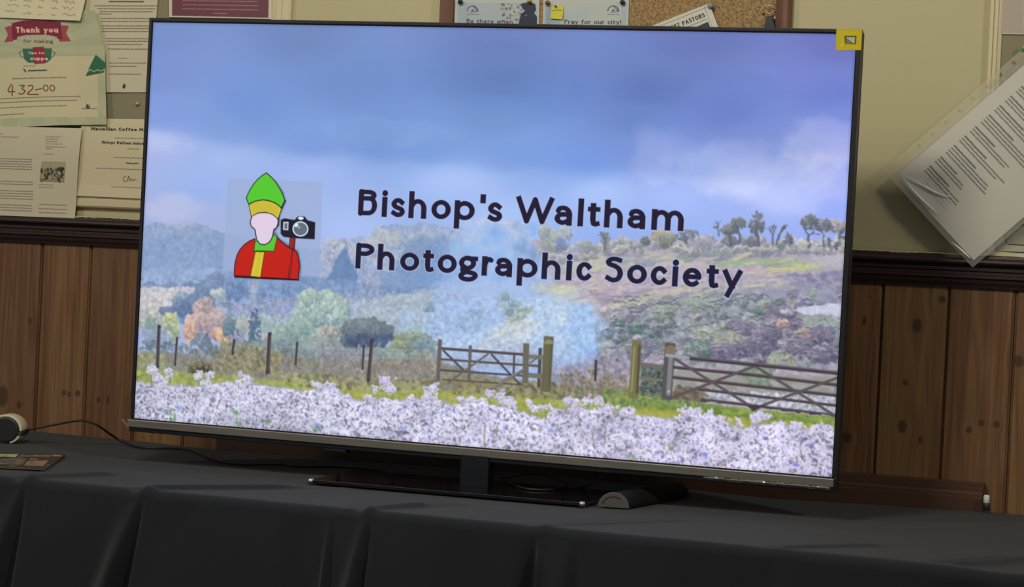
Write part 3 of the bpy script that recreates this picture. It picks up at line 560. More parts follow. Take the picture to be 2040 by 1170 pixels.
    # rough grass behind the fence
    cv.poly([(262,708),(330,704),(420,712),(480,700),(560,706),(640,716),(760,716),(880,722),(1000,752),(1100,765),(1260,770),(1260,800),(262,780)], (138,138,128), soft=5)
    scat([(268,705),(360,700),(500,690),(620,710),(870,705),(880,770),(268,760)], 1500, 1.8, 4, [(140,138,136),(122,120,122),(158,152,146),(132,134,112),(150,140,142),(112,112,104)], .55, 0, .5, .65)
    scat([(440,680),(560,700),(560,745),(430,740)], 420, 1.6, 3.4, [(134,130,96),(156,150,112),(110,106,90),(168,162,130)], 1.4, .6, 1.2, .7)
    scat([(640,690),(740,690),(740,740),(640,740)], 200, 1.6, 3.4, [(150,140,150),(128,122,140),(170,160,165)], .8, 0, .9, .7)
    scat([(740,715),(880,720),(880,760),(740,755)], 300, 1.6, 3.4, [(150,138,140),(168,156,150),(128,118,122),(146,146,124)], .8, 0, .9, .7)
    scat([(268,700),(330,705),(330,740),(268,745)], 200, 2, 4, [(150,156,118),(140,146,112),(164,166,138)], .8, 0, .9, .7)
    bush(400, 736, 26, 12, (54,54,44), (132,126,98), r=2.2)
    for k in range(160):
        x = R.uniform(275, 870); y = R.uniform(705, 755); cv.line([(x, y), (x + R.uniform(-5, 5), y - R.uniform(5, 15))], 1, R.choice([(176,168,146),(112,108,100),(150,146,120)]), .7)
    # grass strip, hedge foot
    gl = [(262,738),(420,748),(520,756),(600,764),(700,770),(800,776),(900,780),(1000,788),(1100,794),(1200,800),(1290,800),(1360,804),(1420,806),(1500,816),(1700,834)]
    cv.poly(gl + [(1700,900),(262,830)], (158,162,92), soft=3)
    scat(gl[:6] + [(800,800),(600,785),(262,765)], 600, 2, 4.5, [(142,160,88),(160,170,96),(176,182,108),(128,142,84),(150,148,108)], 1.8, .05, .5, .6)
    scat([(600,770),(1290,805),(1290,830),(600,790)], 400, 3, 7, [(164,166,86),(158,162,80),(172,172,94),(152,158,84)], 3, .06, .1, .5)
    cv.poly([(1215,800),(1290,798),(1360,802),(1420,806),(1500,816),(1700,834),(1700,848),(1500,832),(1380,818),(1230,814)], (116,142,76), .9, soft=5)
    scat([(1290,806),(1420,808),(1690,835),(1690,850),(1290,815)], 260, 2, 5, [(104,134,66),(128,152,76),(116,142,70),(146,160,80)], 3, .1, .1, .6)
    cv.poly([(1240,822),(1330,814),(1500,838),(1700,852),(1700,864),(1500,850),(1330,830)], (164,162,76), .8, soft=4)
    scat([(540,745),(640,750),(760,758),(880,762),(880,782),(760,778),(600,770)], 480, 2, 4.5, [(150,150,108),(164,162,116),(126,124,92),(104,100,84),(172,168,130)], 1.5, 0, .8, .7)
    scat([(880,752),(1100,765),(1240,780),(1330,780),(1330,805),(1100,795),(900,783)], 620, 2, 4.5, [(146,146,98),(124,124,90),(160,154,116),(100,98,80),(150,134,112)], 1.4, 0, .9, .7)
    scat([(1110,745),(1190,735),(1250,750),(1250,790),(1120,785)], 420, 1.6, 3.6, [(150,128,118),(120,104,100),(138,130,110),(104,112,104),(164,148,128)], .9, 0, 1.4, .75)
    scat([(1190,700),(1260,690),(1262,750),(1190,755)], 220, 2, 4, [(150,146,170),(128,126,150),(166,160,176)], 1, 0, 1, .6)
    scat([(1200,775),(1340,780),(1400,795),(1400,812),(1200,800)], 320, 2, 4, [(112,142,78),(130,150,84),(92,118,74),(150,160,96)], 1.2, 0, 1, .7)
    for k in range(90):
        x = R.uniform(1115, 1250); y = R.uniform(755, 790); cv.line([(x, y), (x + R.uniform(-8, 8), y - R.uniform(6, 20))], 1.1, R.choice([(120,100,92),(170,150,130),(96,118,104),(140,150,110)]), .75)
    warp(460, 3.2, 7, 71, .3)
    for a, b, w in [((650,693),(860,700),1.4),((560,692),(740,700),1.2),((700,712),(875,716),1.1)]: cv.line([a, b], w, (160,176,184), .7)
    for a, b, w in [((318,652),(315,732),7),((354,675),(350,728),4.5),((539,667),(535,743),7.5),((594,684),(591,726),4.5),((468,680),(465,706),5.5),((743,680),(736,758),7),((727,690),(724,736),4)]:
        cv.line([a, b], w * .92, (66,60,66), square=True); cv.line([(a[0]+1.5, a[1]+4), (b[0]+1.5, b[1]-4)], w * .3, (112,98,98), .7)
    # gate in the middle
    W1, W2 = (82,75,78), (106,98,94)
    for a, b, w, c in [((884,757),(1040,767),2.4,W1),((880,738),(1084,752),3.6,W1),((880,716.5),(1076,730),3.8,W1),((881,695),(1046,707),5,W1),((886,700),(928,741),4,W1),((902,758),(974,706),3.6,W2),((981,707),(1037,766),3.8,W1),((1026,709),(1025,743),4,W1),((939,692),(936,756),6,W2),((878.5,681),(874.5,758),8,W2),((1078,697),(1075,768),6.5,W1),((1056,711),(1086,713),8,(122,120,108)),((1056,748),(1086,751),9,(116,116,100)),((1058,724),(1074,712),3,W2)]:
        cv.line([a, b], w * .92, c, square=True)
    cv.line([(1050,691),(1048,758)], 11, (108,104,92), square=True); cv.line([(981,777),(1010,757),(1046,738)], 6, (112,104,100)); cv.line([(983,774),(1044,735)], 1.6, (150,142,136))
    cv.line([(1094.5,681),(1089,771)], 17.5, (104,102,78), square=True); cv.line([(1100,684),(1096,770)], 4, (92,90,74)); cv.poly([(1086,682),(1094,676),(1103,681),(1102,686),(1086,686)], (146,142,96))
    cv.line([(1188.5,720),(1187,757)], 4.5, (70,62,70))
    # posts and field gate on the right
    cv.poly([(1392,792),(1400,772),(1470,772),(1560,784),(1680,790),(1680,832),(1500,815)], (182,180,196), soft=3)
    cv.poly([(1345,740),(1480,752),(1680,760),(1680,792),(1480,780),(1345,775)], (160,158,156), .7, soft=6)
    scat([(1345,740),(1480,745),(1680,755),(1680,785),(1345,775)], 420, 3, 7, [(164,158,158),(148,148,140),(172,166,172),(140,146,132)], 2, .1, .3, .5)
    scat([(1480,725),(1540,735),(1540,770),(1480,765)], 120, 2, 4, [(120,140,124),(140,154,134),(108,124,114)], 1, 0, 1, .6)
    scat([(1345,770),(1420,775),(1400,800),(1340,795)], 160, 2, 4, [(116,104,92),(138,124,104),(96,88,84)], 1.5, .2, .8, .7)
    scat([(1400,775),(1680,790),(1680,825),(1420,800)], 700, 1.2, 3, [(206,202,222),(220,216,236),(150,152,164),(128,148,132),(186,190,204)], 1.2, 0, 1.5, .8)
    cv.poly([(1278,722),(1326,728),(1326,790),(1276,788)], (84,92,92), .8, soft=3)
    scat([(1278,725),(1326,730),(1326,790),(1276,785)], 150, 1.6, 3.6, [(58,70,72),(104,116,104),(128,138,122),(74,86,90)], 1, 0, 2, .7)
    cv.line([(1278,726),(1325,732)], 6, (112,108,104)); cv.line([(1278,754),(1322,758)], 5, (120,118,98))
    cv.line([(1269.5,688),(1263,784)], 17, (120,116,80), square=True); cv.line([(1275,690),(1270,782)], 5, (88,84,66)); cv.line([(1265,692),(1259,780)], 2, (164,158,104))
    cv.line([(1335.5,694),(1329,786)], 18, (88,86,90), square=True); cv.line([(1337,712),(1332,784)], 8, (130,130,132)); cv.poly([(1326,692),(1336,688),(1347,692),(1346,706),(1326,704)], (136,112,96))
    G1 = (68,60,67); G2 = (92,83,86)
    for a, b, w in [((1344,732),(1490,746),5),((1490,746),(1668,767),5),((1344,752),(1580,778),5),((1580,778),(1668,788),5),((1388,775),(1668,808),4.5),((1400,796),(1664,827),4.5)]:
        cv.line([a, b], w, G1); cv.line([(a[0], a[1]-1.4), (b[0], b[1]-1.4)], 1.1, (122,112,120), .6)
    for a, b, w in [((1346,716),(1500,812),4.4),((1336,794),(1502,730),4.6),((1506,731),(1660,826),4.4),((1506,812),(1668,752),4.4)]:
        cv.line([a, b], w, G2)
    cv.poly([(1484,806),(1525,808),(1500,818)], G1); cv.line([(1371,713),(1668,743)], 6.5, G1, square=True); cv.line([(1372,711),(1668,740.5)], 1.4, (128,116,124)); cv.line([(1329,708),(1371,713)], 5.5, (152,160,168), square=True)
    cv.line([(1333,780),(1333,780.5)], 4, (190,190,190))
    # seed heads in front ------------------------------------
    TL = [(262,758),(300,766),(360,768),(400,772),(440,764),(500,762),(560,774),(600,779),(640,776),(665,772),(690,786),(718,800),(740,792),(800,797),(860,790),(900,806),(960,801),(1030,818),(1060,826),(1085,834),(1110,812),(1140,818),(1200,812),(1250,826),(1292,830),(1340,832),(1370,822),(1420,828),(1450,842),(1480,852),(1505,844),(1560,846),(1600,852),(1700,862)]
    cv.poly(TL + [(1720,990),(262,870)], (168,168,194), soft=4)
    T = cv.q(TL); tlx, tly = T[:, 0], T[:, 1]
    def head(x, y, r):                                            # canvas coordinates
        s = x / W; c = lerp((200,202,226), (214,206,240), s); k = R.uniform(-22, 18); a0 = R.uniform(0, 6)
        cv.dab(x, y, r, r * .8, a0, (c[0]+k, c[1]+k, c[2]+k*.6), .95)
        for q_ in range(3):
            a = a0 + q_ * 2.1 + R.uniform(-.4, .4)
            cv.dab(x + math.cos(a) * r, y + math.sin(a) * r * .8, r * .6, r * .36, a, (c[0]+k+12, c[1]+k+12, min(246, c[2]+k*.5+8)), .9)
        cv.dab(x + R.uniform(-1, 1), y + r * .45, r * .5, r * .33, a0, R.choice([(118,118,146),(134,130,156),(96,98,124),(128,122,138)]), .8)
    for x, y, w_, hh in [(303,738,10,9),(312,750,10,8),(338,743,14,8),(322,760,12,10),(398,747,9,8),(420,750,8,7),(408,762,12,8),(452,766,12,6),(484,746,7,6),(494,757,8,7),(478,764,12,6),(640,770,16,5),(662,768,14,5),(772,760,13,9),(771,773,9,7),(748,777,6,5),(786,776,7,5),(735,791,10,5),(865,775,12,9),(860,790,14,6),(850,795,12,5),(818,793,10,4),(920,797,9,6),(940,798,9,6),(962,800,10,6),(976,785,7,7),(998,785,9,8),(1008,799,14,9),(1022,808,10,6),(1057,803,7,7),(1070,814,9,5),(1090,812,12,5),(1112,818,10,4),(1129,800,6,5),(1146,799,10,7),(1150,815,12,8),(1172,796,10,7),(1190,800,12,8),(1212,812,12,6),(1250,818,18,10),(1372,819,14,8),(1390,818,9,6),(1412,826,10,7),(1438,834,12,6),(1471,840,6,6),(1512,826,12,9),(1530,831,8,6),(1500,838,10,6),(1555,846,14,6),(1585,846,12,6),(1622,851,12,6),(1645,852,12,6)]:
        (a, b), = cv.q((x, y))
        cv.line([(x, y), (x + R.uniform(-3, 3), y + 26)], 2, (120,124,110), .7)
        for k in range(int(w_ * hh / 9) + 5): head(a + R.gauss(0, w_ * .42), b + R.gauss(0, hh * .45), R.uniform(2.2, 4))
    for k in range(3600):
        x = R.uniform(0, W); t0 = np.interp(x, tlx, tly); y = t0 + 3 + R.random() * (H - t0)
        head(x, y, R.uniform(2.4, 4.8) * (1 + .25 * (y - t0) / 120))
    for k in range(950):
        x = R.uniform(0, W); t0 = np.interp(x, tlx, tly); y = t0 + 6 + R.random() * (H - t0)
        c = R.choice([(118,116,144),(98,100,122),(130,126,150),(120,114,128),(132,134,132)]); cv.dab(x, y, R.uniform(2, 4.6), R.uniform(1.1, 2.3), R.uniform(-1.2, 1.2), c, .8)
    for k in range(1100):
        x = R.uniform(0, W); t0 = np.interp(x, tlx, tly); y = t0 + 4 + R.random() * (H - t0)
        cv.dab(x, y, R.uniform(2, 4.5), R.uniform(1, 1.8), R.uniform(-1.5, 1.5), R.choice([(228,224,248),(218,216,240),(236,234,250)]), .8)
    snap = cv.a.copy(); warp(480, 3.5, 7, 81, .0)
    yl = np.interp(np.arange(W), tlx, tly)[None, :] - 26
    k = (Yg > yl)[..., None]; cv.a[:] = np.where(k, cv.a, snap)
    lo = (fbm(W, H, 34, 91, 4, 1.5) - .5) * .34; cv.a *= 1 + lo[..., None] * (Yg > yl + 26)[..., None]
    for x, y, c in [(357,814,(126,154,226)),(635,848,(120,150,224)),(1098,858,(128,150,226)),(1404,905,(112,138,220)),(1525,873,(100,112,180)),(1615,888,(120,112,190)),(1585,925,(124,124,210)),(806,856,(140,160,230))]:
        cv.ell(x, y, 5, 3.5, c, .8, 2)
    for x, y, rx, ry in [(345,835,8,12),(340,825,5,10),(475,842,6,10),(470,822,8,8),(535,845,6,9),(990,860,4,9),(1175,815,8,10),(1262,912,16,7),(1336,892,5,6),(632,858,9,3)]:
        for k in range(8): cv.ell(x + R.gauss(0, rx * .5), y + R.gauss(0, ry * .5), R.uniform(1.5, 3), R.uniform(2, 4), R.choice([(128,158,118),(104,134,96),(150,178,150)]), .7)
    for pts in [[(968,845),(966,890)],[(1207,850),(1206,885)],[(1180,858),(1184,880)],[(1593,895),(1598,915)],[(440,800),(432,816)],[(1445,915),(1446,935)]]: cv.line(pts, 2, (128,112,104), .8)
    k = np.clip((Yg - 250) / 60, 0, 1)[..., None]; p = np.pad(cv.a, ((1, 1), (1, 1), (0, 0)), 'edge')
    bl = (p[:-2, 1:-1] + p[2:, 1:-1] + p[1:-1, :-2] + p[1:-1, 2:] + 2 * p[1:-1, 1:-1] + .5 * (p[:-2, :-2] + p[2:, 2:] + p[:-2, 2:] + p[2:, :-2])) / 8
    cv.a[:] = cv.a * (1 - k) + bl * k
    # emblem ---------------------------------------------------
    z = lambda *p: [(430 + a / 4.68, 330 + b / 4.68) for a, b in p]
    cv.poly(z((120,120),(1002,155),(975,1040),(72,985)), (158,176,214), .78, soft=2)
    K = (30,28,44)
    cv.poly(z((490,80),(575,155),(640,250),(664,340),(630,420),(600,500),(598,560),(560,610),(600,680),(780,800),(800,900),(806,960),(790,1075),(190,1048),(186,1036),(500,900)), (66,70,96), .55, soft=4)
    cv.poly(z((178,1030),(180,960),(190,890),(208,830),(235,782),(275,738),(325,704),(375,684),(365,800),(548,800),(578,668),(610,704),(650,738),(700,775),(745,792),(768,826),(782,872),(788,940),(775,1066)), (192,36,26), soft=1.2, out=(40,12,18), ow=1.6)
    cv.line(z((185,1042),(775,1070)), 2.6, (60,12,16))
    cv.poly(z((375,806),(462,808),(424,1046),(328,1036)), (206,192,56), soft=1.2, out=(60,50,20), ow=1.2)
    cv.line(z((352,1030),(400,812)), 1.2, (240,205,50)); cv.line(z((410,1040),(446,815)), 1.2, (240,205,50))
    cv.poly(z((700,672),(750,672),(742,790),(716,776),(690,762)), (128,44,44), soft=1.2, out=(70,20,26), ow=1)
    for a, b in (((708,780),(682,1056)), ((724,790),(696,1058))): cv.line(z(a, b), 1.2, (40,10,14))
    cv.line(z((716,690),(704,800),(690,1050)), 1.6, (176,52,40))
    cv.poly(z((362,798),(374,715),(400,700),(430,738),(470,740),(510,716),(548,645),(578,672),(550,800)), (92,200,52), soft=1.2, out=(40,80,30), ow=1.2)
    cv.poly(z((338,478),(342,492),(330,512),(330,545),(340,574),(362,588),(374,606),(380,650),(388,690),(406,722),(430,739),(468,740),(500,722),(524,692),(538,660),(543,622),(548,600),(572,584),(586,546),(590,514),(584,502),(574,484),(545,462),(510,447),(470,440),(430,441),(400,446),(366,460)), (226,206,228), soft=1.2, out=K, ow=1.8)
    cv.poly(z((315,366),(370,336),(450,322),(530,338),(590,370),(622,402),(588,500),(536,458),(470,437),(400,444),(338,478)), (202,186,60), soft=1.2, out=(60,62,20), ow=1.4)
    cv.line(z((330,385),(350,462)), 1.2, (232,214,60)); cv.line(z((604,405),(578,482)), 1.2, (232,214,60))
    cv.poly(z((478,70),(505,92),(535,120),(562,152),(590,195),(618,242),(638,288),(652,330),(622,400),(590,370),(560,350),(530,338),(490,326),(450,322),(410,326),(370,336),(340,348),(315,366),(290,306),(306,266),(330,220),(360,174),(395,132),(436,96)), (88,200,50), soft=1.2, out=K, ow=1.6)
    cv.line(z((620,400),(654,330)), 3, (24,40,30)); cv.line(z((600,470),(592,560),(560,600)), 2.4, (50,44,66), .8)
    cv.poly(z((612,512),(625,502),(655,494),(690,502),(742,510),(768,480),(800,474),(838,480),(862,512),(935,532),(930,690),(760,682),(640,668),(612,640)), (34,32,48), soft=1.6)
    cv.ell(430+800/4.68, 330+494/4.68, 5.4, 3, (226,228,240)); cv.ell(430+797/4.68, 330+594/4.68, 15.4, 13.4, (206,228,240)); cv.ell(430+797/4.68, 330+594/4.68, 13, 11.2, (100,112,128)); cv.ell(430+758/4.68, 330+558/4.68, 4, 3.4, (222,234,244)); cv.ell(430+785/4.68, 330+580/4.68, 1.6, 1.4, (190,206,220))
    cv.poly(z((637,528),(686,528),(682,606),(635,602)), (206,216,226), soft=1); cv.poly(z((648,540),(676,541),(673,594),(646,592)), (96,104,116), soft=1)
    # title ----------------------------------------------------
    ink = (36, 30, 52)
    o = lambda a, b: (690 + a / 2.5185, 360 + b / 2.5185)
    for chars, boxes, base, capm in [("Bishop'sWaltham", [(65,160),(182,212),(230,300),(318,408),(432,530),(548,650),(675,697),(715,788),(855,1045),(1050,1138),(1165,1195),(1212,1280),(1298,1392),(1415,1505),(1535,1697)], ((65,180),(1697,253)), ((70,45),)),
                                     ("PhotographicSociety", [(52,145),(162,248),(275,372),(387,447),(463,560),(570,668),(685,745),(752,838),(862,965),(985,1080),(1107,1137),(1158,1235),(1302,1392),(1412,1512),(1530,1612),(1637,1668),(1690,1785),(1805,1872),(1888,1988)], ((52,442),(1872,545)), ((60,312),))]:
        B = cv.q([o(*base[0]), o(*base[1])]); cp = cv.q([o(*capm[0])])[0]; cap = abs(B[0, 1] - cp[1]) * 1.0
        yb = B[:, 1].mean()
        for halo in (1, 0):
            for ch, (l, r) in zip(chars, boxes):
                yy = base[0][1] + (base[1][1] - base[0][1]) * (l - base[0][0]) / (base[1][0] - base[0][0])
                X = cv.q([o(l, yy - 60), o(r, yy - 60)])
                if halo: glyph(cv, ch, X[0, 0] - 1.5, X[1, 0] + 1.5, yb + 1.5, cap + 3, 9.9 + 3, lerp((150,175,225), (190,200,235), .5), desc=.3)
                else: glyph(cv, ch, X[0, 0], X[1, 0], yb, cap, 9.9, ink, desc=.3)
    # picture darkened slightly along its edges
    e = np.minimum(np.minimum(Xg, W - 1 - Xg), np.minimum(Yg, H - 1 - Yg)); cv.a *= np.clip(.88 + e / 40, 0, 1)[..., None]
    return np.clip(cv.a, 0, 255)
# ================================================================ THE SETTING
SP, G0 = 0.11045, -1.0596                         # board width, first groove
# --- panelled lower wall: boards with V grooves
def board_material():
    m = bpy.data.materials.new('varnished_pine'); m.use_nodes = True; N = NT(m)
    tc = N.new('TexCoord').outputs['Object']; sx = N.new('SeparateXYZ', [tc]); X, Z = sx.outputs[0], sx.outputs[2]
    bi = N.math('FLOOR', N.math('DIVIDE', N.math('SUBTRACT', X, G0), SP))
    rnd = N.new('TexWhiteNoise', {'W': bi}, noise_dimensions='1D'); r1 = rnd.outputs['Value']
    knots = [(5,790,.013,.022),(38,807,.005,.008),(128,783,.005,.006),(138,786,.004,.006),(155,784,.006,.007),(197,797,.005,.005),(215,798,.003,.008),
             (1687,872,.009,.009),(1827,649,.008,.012),(1803,763,.005,.005),(1797,850,.008,.011),(1833,877,.004,.006),(1930,857,.005,.006),(1955,843,.005,.006),(1985,846,.006,.006),(1877,597,.006,.006),(1734,592,.002,.002),(1722,640,.004,.008),(60,640,.004,.006),(2030,720,.008,.01)]
    mask = None; push = None
    for i, (px, py, rx, rz) in enumerate(knots):
        p = at(px, py); dx = N.math('DIVIDE', N.math('SUBTRACT', X, p.x), rx); dz = N.math('DIVIDE', N.math('SUBTRACT', Z, p.z), rz)
        d2 = N.math('ADD', N.math('MULTIPLY', dx, dx), N.math('MULTIPLY', dz, dz))
        k = N.new('MapRange', {'Value': d2, 'From Min': .55, 'From Max': 1.35, 'To Min': 1.0, 'To Max': 0.0}).outputs[0]
        mask = k if mask is None else N.math('MAXIMUM', mask, k)
        dzz = N.math('MULTIPLY', dz, .4); e = N.math('EXPONENT', N.math('MULTIPLY', N.math('ADD', N.math('MULTIPLY', N.math('MULTIPLY', dx, .45), N.math('MULTIPLY', dx, .45)), N.math('MULTIPLY', dzz, dzz)), -1.0))
        q = N.math('MULTIPLY', N.math('MULTIPLY', dx, e), -rx * .8); push = q if push is None else N.math('ADD', push, q)
    xs = N.math('ADD', X, push)
    v = N.new('CombineXYZ', [N.math('MULTIPLY', xs, 120.0), N.math('MULTIPLY', r1, 37.0), N.math('ADD', N.math('MULTIPLY', Z, 3.0), N.math('MULTIPLY', r1, 50.0))])
    n1 = N.new('TexNoise', {'Vector': v.outputs[0], 'Scale': 1.0, 'Detail': 3.0, 'Roughness': .6}).outputs['Fac']
    v2 = N.new('CombineXYZ', [N.math('MULTIPLY', xs, 22.0), N.math('MULTIPLY', r1, 91.0), N.math('ADD', N.math('MULTIPLY', Z, 1.4), N.math('MULTIPLY', r1, 20.0))])
    n2 = N.new('TexNoise', {'Vector': v2.outputs[0], 'Scale': 1.0, 'Detail': 2.0, 'Roughness': .5, 'Distortion': .6}).outputs['Fac']
    rings = N.math('SINE', N.math('MULTIPLY', n2, 42.0))
    g = N.math('ADD', N.math('MULTIPLY', n1, .62), N.math('ADD', N.math('MULTIPLY', n2, .3), N.math('MULTIPLY', rings, .06)))
    rp = N.new('ValToRGB', [g]); e = rp.color_ramp.elements
    e[0].position = .3; e[0].color = (.135, .060, .024, 1); e[1].position = .74; e[1].color = (.285, .148, .060, 1)
    mid = e.new(.48); mid.color = (.200, .096, .038, 1)
    tone = N.new('HueSaturation', {'Color': rp.outputs[0], 'Hue': N.math('ADD', .493, N.math('MULTIPLY', r1, .014)), 'Saturation': .95, 'Value': N.math('ADD', .86, N.math('MULTIPLY', r1, .3))})
    mx = N.new('MixRGB', [N.math('MULTIPLY', mask, .7), tone.outputs[0], (.035, .022, .018, 1)])
    fr = N.math('ABSOLUTE', N.math('SUBTRACT', N.math('FRACT', N.math('ADD', N.math('DIVIDE', N.math('SUBTRACT', X, G0), SP), .5)), .5))
    gm = N.new('MapRange', {'Value': fr, 'From Min': .026, 'From Max': .038, 'To Min': .35, 'To Max': 0.0}).outputs[0]
    m2 = N.new('MixRGB', [gm, mx.outputs[0], (.05, .018, .012, 1)])
    N.link(m2.outputs[0], N.b.inputs['Base Color']); N.b.inputs['Roughness'].default_value = .42; N.b.inputs['Specular IOR Level'].default_value = .35
    bp = N.new('Bump', {'Height': g, 'Strength': .12, 'Distance': .002}); N.link(bp.outputs[0], N.b.inputs['Normal'])
    return m
PINE = board_material()
prof = []                                         # plan section (x, y): grooves with a small centre bead
k0 = -20
for k in range(k0, 30):
    g = G0 + SP * k
    prof += [(g - .0046, 0), (g - .0034, .0026), (g - .0012, .0034), (g - .0006, .0060), (g + .0006, .0060), (g + .0012, .0030), (g + .0034, .0022), (g + .0046, 0)]
V = []; F = []; zs = (-.74, .38)
for z in zs: V += [(x, y, z) for x, y in prof]
n = len(prof); F = [(i, i + 1, i + 1 + n, i + n) for i in range(n - 1)]
bk = len(V); V += [(prof[0][0], .03, -.74), (prof[-1][0], .03, -.74), (prof[-1][0], .03, .38), (prof[0][0], .03, .38)]; F.append((bk + 3, bk + 2, bk + 1, bk))
XL, XR = prof[0][0], prof[-1][0]
struct(raw('wall_panelling', V, F, PINE))
# --- painted upper wall
m = mat('cream_paint', (.55, .475, .275), .62, spec=.3); N = NT(m)
t = N.new('TexNoise', {'Vector': N.new('TexCoord').outputs['Object'], 'Scale': 260.0, 'Detail': 2.0}); t2 = N.new('TexNoise', {'Vector': N.new('TexCoord').outputs['Object'], 'Scale': 2.5, 'Detail': 3.0})
r = N.new('ValToRGB', [t2.outputs['Fac']]); r.color_ramp.elements[0].color = (.495, .445, .265, 1); r.color_ramp.elements[1].color = (.56, .505, .305, 1); N.link(r.outputs[0], N.b.inputs['Base Color'])
bp = N.new('Bump', {'Height': t.outputs['Fac'], 'Strength': .25, 'Distance': .0006}); N.link(bp.outputs[0], N.b.inputs['Normal'])
PAINT = m
MB().box(XL, XR, 0, .15, .372, 1.9).build('wall_back', PAINT)
struct(bpy.data.objects['wall_back'])
# --- dado rail, moulded section
DARK = mat('dark_varnish', (.062, .034, .026), .4, spec=.4)
N = NT(DARK); tt = N.new('TexNoise', {'Vector': N.new('Mapping', {'Vector': N.new('TexCoord').outputs['Object'], 'Scale': (3, 60, 60)}).outputs[0], 'Scale': 1.0, 'Detail': 4.0})
rr = N.new('ValToRGB', [tt.outputs['Fac']]); rr.color_ramp.elements[0].color = (.022, .0125, .0115, 1); rr.color_ramp.elements[1].color = (.050, .027, .022, 1); N.link(rr.outputs[0], N.b.inputs['Base Color'])
sec = [(0, .4262), (-.012, .4262), (-.0165, .4235), (-.018, .4195), (-.0235, .4185), (-.0262, .4155), (-.0268, .4125), (-.025, .4095), (-.019, .4080), (-.0165, .4035), (-.0165, .3985), (-.0135, .3965), (-.0135, .3925), (-.0165, .3905), (-.0165, .3865), (-.0125, .3845), (-.011, .379), (-.0075, .3735), (-.0065, .3705), (0, .3705)]
def extrude(sec, x0, x1, name, m, n=1, smooth=False, z=0):
    V = []; k = len(sec)
    for i in range(n + 1): V += [(x0 + (x1 - x0) * i / n, y, zz + z) for y, zz in sec]
    F = [(i*k + j, i*k + (j+1) % k, (i+1)*k + (j+1) % k, (i+1)*k + j) for i in range(n) for j in range(k)]
    F += [tuple(range(k))[::-1], tuple(n*k + j for j in range(k))]
    o = raw(name, V, F, m); bm = bmesh.new(); bm.from_mesh(o.data); bmesh.ops.recalc_face_normals(bm, faces=bm.faces); bm.to_mesh(o.data); bm.free(); return o
struct(extrude(sec, XL, XR, 'trim_1', DARK))
# ragged line of cream paint along the top of the rail
R = random.Random(3); V = []; F = []; n = 420
for i in range(n + 1):
    x = -1.5 + 2.8 * i / n; d = .0035 + .0035 * R.random() ** 2 + .002 * math.sin(i * .37)
    V += [(x, -.0125 - .0001, .4266), (x, -.0163 - d * .12, .4248 - d * .5), (x, -.004, .4272)]
for i in range(n): F += [(i*3+2, i*3, i*3+3, i*3+5), (i*3, i*3+1, i*3+4, i*3+3)]
po = raw('trim_3', V, F, PAINT); struct(po)
# --- low moulded ledge behind the television
LEDGE = mat('ledge_varnish', (.085, .040, .024), .36, spec=.45)
sec2 = [(0, .0495), (-.012, .0495), (-.015, .047), (-.015, .042), (-.019, .040), (-.019, .0355), (-.023, .034), (-.0255, .031), (-.0255, .027), (-.028, .025), (-.028, -.12), (0, -.12)]
struct(extrude(sec2, -.64, .784, 'trim_2', LEDGE))
# --- floor
m = mat('floor_boards', (.12, .07, .04), .5); MB().box(XL, XR, -5, .15, -.78, -.74).build('floor', m); struct(bpy.data.objects['floor'])

# ================================================================ NOTICE BOARDS
CREAM = mat('cream_gloss_paint', (.66, .575, .36), .45)
CORKISH = mat('board_felt', (.28, .245, .16), .9, spec=.1)
def frame_rect(mb, x0, x1, z0, z1, w, y0, prof):
    """mitred picture-frame moulding; prof: (distance from outer edge, depth)"""
    for (ax, az, bx, bz, nx, nz) in ((x0,z0,x1,z0,0,1),(x1,z0,x1,z1,-1,0),(x1,z1,x0,z1,0,-1),(x0,z1,x0,z0,1,0)):
        tx, tz = (bx-ax), (bz-az); L = math.hypot(tx, tz); tx /= L; tz /= L; V = []
        for e, (cx, cz) in ((1, (ax, az)), (-1, (bx, bz))):
            V += [(cx + nx*d + tx*e*d, y0 - h, cz + nz*d + tz*e*d) for d, h in prof]
        k = len(prof); mb.add(V, [(i, i+1, i+1+k, i+k) for i in range(k-1)] + [(k-1, 0, k, 2*k-1)])
def board(name, label, x0, x1, z0, z1, w, fm, bm_, prof, t=.012):
    o = thing(name, label, 'notice board', ((x0+x1)/2, 0, z0))
    mb = MB(); frame_rect(mb, x0, x1, z0, z1, w, 0, prof); mb.build('frame', fm, o)
    MB().box(x0 + w*.7, x1 - w*.7, -.006, 0, z0 + w*.7, z1 - w*.7).build('backing', bm_, o); return o
pf = [(0, 0), (0, .010), (.003, .013), (.014, .013), (.0155, .0105), (.018, .0105), (.0195, .013), (.030, .013), (.033, .010), (.036, .010), (.044, .008), (.044, .0)]
zf = at(215, 415).z
lb = board('notice_board', 'cream framed notice board covered in pinned papers, left of the television', -1.75, -.5335, zf, 1.5, .044, CREAM, CORKISH, pf)
